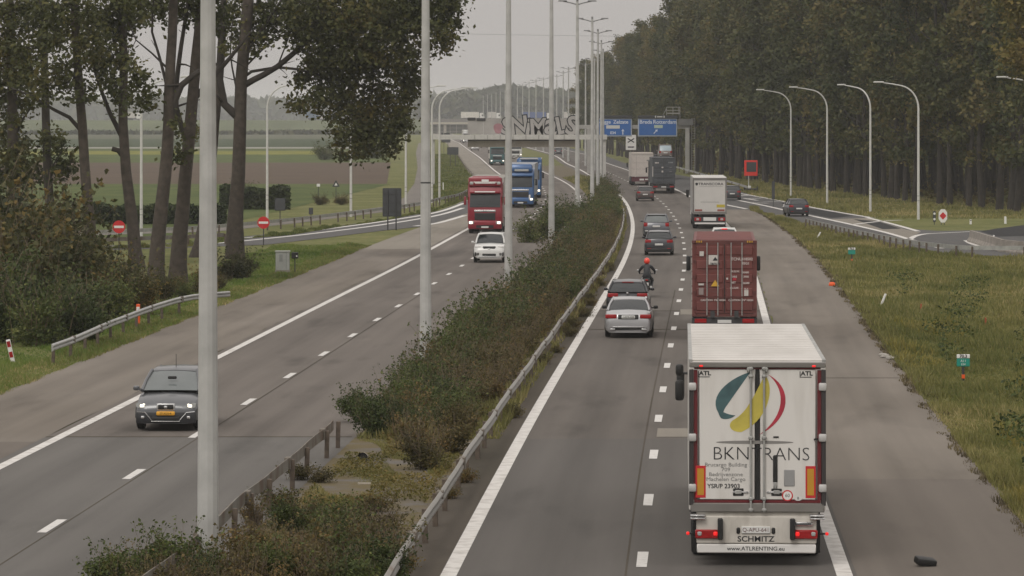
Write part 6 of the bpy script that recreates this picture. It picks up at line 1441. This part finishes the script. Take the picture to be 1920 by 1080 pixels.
# autumn bushes below the big trees
for px, py, kd, s in ((20, 640, 'green', 1.5), (70, 648, 'green', 1.2), (120, 640, 'green', 1.3), (40, 600, 'green', 1.6), (95, 600, 'autumn', 1.3), (150, 610, 'green', 1.2), (190, 610, 'green', 1.2), (230, 590, 'autumn', .8), (270, 575, 'autumn', .55), (310, 565, 'autumn', .45), (345, 562, 'green', .5), (385, 552, 'autumn', .45), (60, 560, 'autumn', 1.45),
                      (0, 580, 'autumn', 1.6), (120, 560, 'autumn', 1.4), (180, 560, 'autumn', .85), (235, 550, 'autumn', .6), (20, 520, 'autumn', 1.6), (90, 525, 'autumn', 1.5), (430, 525, 'autumn', .55), (460, 520, 'autumn', .45), (410, 545, 'olive', .5), (-20, 640, 'green', 1.6), (285, 548, 'autumn', .4), (160, 640, 'green', .9), (205, 540, 'autumn', .6), (-30, 560, 'autumn', 2.0), (340, 545, 'olive', .5)):
    p = g(px, py); shrub(kd, p.x, p.y, s, {'autumn': 'russet and yellow autumn bush below the roadside trees', 'green': 'dark green bush behind the shiny guard rail', 'olive': 'brown bramble at the foot of the roadside trunks'}[kd], 'bushes below the roadside trees')
# hedges beside the fields
for Yh, xa, xb, h, lb in ((322, -33, -22.5, 1.7, 'clipped dark hedge between the meadow and the service road'), (372, -26.5, -20.2, 2.3, 'taller end of the dark hedge beside the meadow')):
    hd = empty('hedge', (xa, Yh, 0)); tag(hd, lb, 'hedge', 'dark field hedges'); n = 7000
    C = np.stack([NR.uniform(0, xb - xa, n), NR.uniform(0, 1.8, n), NR.uniform(0, 1, n) * h], 1); C[:, 2] *= .88 + .06 * np.sin(C[:, 0] * 1.1 + Yh) + .05 * np.sin(C[:, 0] * 2.7); link('foliage', arr_mesh('foliage', leaf_quads(C, .15, .1), 4, M['hedge']), hd)
    mb = MB(); [branch(mb, (x, .9, -.1), (x + RN.uniform(-.3, .3), .9 + RN.uniform(-.4, .4), h * .8), .04, .015) for x in np.arange(.4, xb - xa, .8)]; mb.build('stems', M['bark_dark'], hd)
for px, py, s, lb in ((610, 300, 2.2, 'round bush in the mustard field'), (700, 297, 2.6, 'bush clump under the overhanging leaves far in the fields'), (455, 372, 1.2, 'bush at the hedge end'), (640, 384, .8, 'ragged weeds at the meadow edge, nearer clump'), (600, 384, .8, 'ragged weeds along the meadow edge, farther clump')):
    p = g(px, py); shrub('green' if s > 1 else 'olive', p.x, p.y, s, lb, 'field bushes', s * .8)

# --- grass and weeds: uncountable, one object per verge
M['grass'] = leaf_mat('verge_grass', (0.092, 0.100, 0.030), (0.215, 0.205, 0.066), (0.45, 0.36, 0.18), .25, 0, .10)
M['grass_green'] = leaf_mat('fresh_verge_grass', (0.06, 0.088, 0.02), (0.14, 0.16, 0.042), (0.25, 0.22, 0.085), .25, 0, .10)
M['grass_lush'] = leaf_mat('lush_verge_grass', (0.065, 0.115, 0.022), (0.145, 0.205, 0.042), (0.24, 0.24, 0.08), .25, 0, .10)
M['edge_dry'] = leaf_mat('dry_edge_tufts', (0.045, 0.036, 0.024), (0.13, 0.105, 0.055), (0.30, 0.25, 0.15), .2, 0, .5)
M['flower'] = leaf_mat('yellow_weed_flowers', (0.15, 0.14, 0.03), (0.24, 0.2, 0.045), (0.34, 0.3, 0.13), .2, 0, .4)
def blades(X, Y, h, w):
    n = len(X); a = NR.uniform(0, 6.28, n); hh = h * NR.uniform(.45, 1.25, n); lean = NR.normal(0, .33, (n, 2)) * hh[:, None]; b = np.stack([X, Y, np.full(n, -.03)], 1); dx = np.stack([np.cos(a), np.sin(a), np.zeros(n)], 1) * (w * NR.uniform(.6, 1.4, n))[:, None] / 2
    tip = b + np.stack([lean[:, 0], lean[:, 1], hh], 1); return np.stack([b - dx, b + dx, tip], 1).reshape(-1, 3)
def verge(name, label, n, Y0, Y1, xa, xb, h, w, m, power=1.6, lump=True, mask=None):
    Y = Y0 * (1 + NR.uniform(0, 1, n) ** power * (Y1 / Y0 - 1)); t = NR.uniform(0, 1, n); X = xa(Y) + (xb(Y) - xa(Y)) * t
    hh = np.full(n, float(h)) * np.interp(Y, [80, 300], [1, 1.1]); ww = w * np.maximum(.55, Y / 130.0)
    if lump:
        f = .55 + .5 * np.sin(X * 1.3 + 1.7 * np.sin(Y * .21)) * np.sin(Y * .37 + .9 * np.sin(X * .7)) + .25 * np.sin(X * 3.1 + Y * .9); hh = hh * np.clip(f, .25, 1.5)
    if mask is not None: k = mask(X, Y); X, Y, hh, ww = X[k], Y[k], hh[k], ww[k]
    return tag(link(name, arr_mesh(name, blades(X, Y, hh, ww), 3, m)), label, 'grass', kind='stuff')
rampX = lambda Y: np.interp(Y, [245, 251, 278, 316, 355, 372], [31.8, 26.3, 24.5, 22.7, 21.7, 21.3])
edgeR = lambda Y: XR(Y) + 7.85
innR = lambda Y: np.minimum(.128 * Y + 3, np.where(Y < 245, 40, rampX(Y)))
verge('verge_grass', 'long olive and straw coloured grass on the verge beside the shoulder', 300000, 72, 368, edgeR, innR, .34, .045, M['grass'], 1.5)
verge('verge_grass', 'fresh green grass patches between the shoulder and the slip road', 130000, 72, 300, lambda Y: edgeR(Y) + .8, innR, .34, .035, M['grass_green'], 1.5, mask=lambda X, Y: (np.sin(X * .45 + .8) * np.sin(Y * .045 + 1.1) > -.12))
verge('flowering_weeds', 'yellowish flowering weeds scattered over the verge', 34000, 74, 170, lambda Y: edgeR(Y) + .2, innR, .48, .07, M['flower'], 1.3, mask=lambda X, Y: (np.sin(X * 1.1 + 2.0) * np.sin(Y * .16 + .4) > .35))
n = 26000; Yw = 74 * (1 + NR.uniform(0, 1, n) ** 1.4 * 1.9); Xw = edgeR(Yw) + NR.uniform(.2, 1, n) * (innR(Yw) - edgeR(Yw)); kk = (np.sin(Xw * .9 + Yw * .31) + np.sin(Yw * .23 - Xw * 1.7)) > .75
tag(link('leafy_weeds', arr_mesh('leafy_weeds', leaf_quads(np.stack([Xw, Yw, NR.uniform(.05, .55, n)], 1)[kk], .06, .1), 4, M['leaf_green'])), 'broad-leaved weeds clumped in the long verge grass', 'weeds', kind='stuff')
verge('wood_edge_grass', 'dull grass between the slip road and the plantation trunks', 60000, 340, 620, lambda Y: np.interp(Y, [340, 374, 436, 460, 620], [30.5, 28.4, 25.6, 25.6, 25.8]), lambda Y: np.interp(Y, fY, fX) + 10, .30, .05, M['grass'], 1.2)
verge('edge_litter', 'dry straw tufts and dark soil creeping over the shoulder edge', 26000, 72, 360, lambda Y: edgeR(Y) - .22 - .14 * np.sin(Y * 1.9) * np.sin(Y * .7), lambda Y: edgeR(Y) + .5, .17, .05, M['edge_dry'], 1.4)
edgeL = lambda Y: XL(Y) - 7.9
verge('verge_grass', 'green grass strip below the shiny guard rail and bushes', 90000, 112, 270, lambda Y: edgeL(Y) - np.interp(Y, [112, 150, 200, 250, 270], [4, 5, 5.5, 6.5, 6]), edgeL, .20, .035, M['grass_lush'], 1.3)
verge('dry_verge_grass', 'dry brownish grass edging the oncoming shoulder', 30000, 112, 270, lambda Y: edgeL(Y) - 1.6, lambda Y: edgeL(Y) + .08, .18, .035, M['grass'], 1.3)
verge('bank_grass', 'grass between the exit road, rail and far oncoming shoulder', 60000, 262, 900, lambda Y: np.interp(Y, [262, 292, 366, 406, 430, 500, 900], [-26, -15.8, -6.9, -6, -9.5, -10.5, -18]), lambda Y: np.interp(Y, [262, 267, 284, 333, 380, 420, 500], [-26, -20.4, -18.4, -10.2, -6.4, -4.3, -4.2]) * (Y < 500) + (XL(Y) - 8.0) * (Y >= 500), .25, .08, M['grass_green'], 1.6)
verge('median_grass', 'moss and thin grass over the bare near median', 130000, 70, 112, lambda Y: XL(Y) + 4.5, lambda Y: XR(Y) - 4.9, .10, .03, M['grass'], 1.0, mask=lambda X, Y: (np.sin(X * 2.3 + 1) * np.sin(Y * .55 + .4) + .35 * np.sin(X * 5 + Y) > -.38))
verge('median_undergrowth', 'weedy undergrowth below the median shrubs', 70000, 108, 560, lambda Y: XL(Y) + 4.4, lambda Y: XR(Y) - 4.1, .45, .05, M['grass'], 1.4)
n = 16000; Yw = NR.uniform(84, 108, n); Xw = XL(Yw) + 4.6 + NR.uniform(0, 1, n) * (XR(Yw) - XL(Yw) - 9.4); kk = np.sin(Xw * 2.3 + 1) * np.sin(Yw * .55 + .4) > -.1
tag(link('moss_flowers', arr_mesh('moss_flowers', leaf_quads(np.stack([Xw, Yw, NR.uniform(.01, .14, n)], 1)[kk], .03, .2), 4, M['leaf_yellow'])), 'rusty moss and small yellow plants on the bare median slab', 'moss', kind='stuff')

# ------------------------------------------------------------------ the hazy air
hz = MB().box((0, 6400, 17.5), (27000, 14000, 39)).build('haze', None)
hm_ = bpy.data.materials.new('autumn_haze'); hm_.use_nodes = True; hn = hm_.node_tree.nodes; hl = hm_.node_tree.links; hn.clear()
ho = hn.new('ShaderNodeOutputMaterial'); hv = hn.new('ShaderNodeVolumePrincipled'); hv.inputs['Color'].default_value = (0.95, 0.965, 1.0, 1); hv.inputs['Density'].default_value = 0.00013
hl.new(hv.outputs[0], ho.inputs['Volume']); hz.data.materials.append(hm_); tag(hz, 'thin grey autumn haze over the whole landscape', 'haze', kind='stuff')
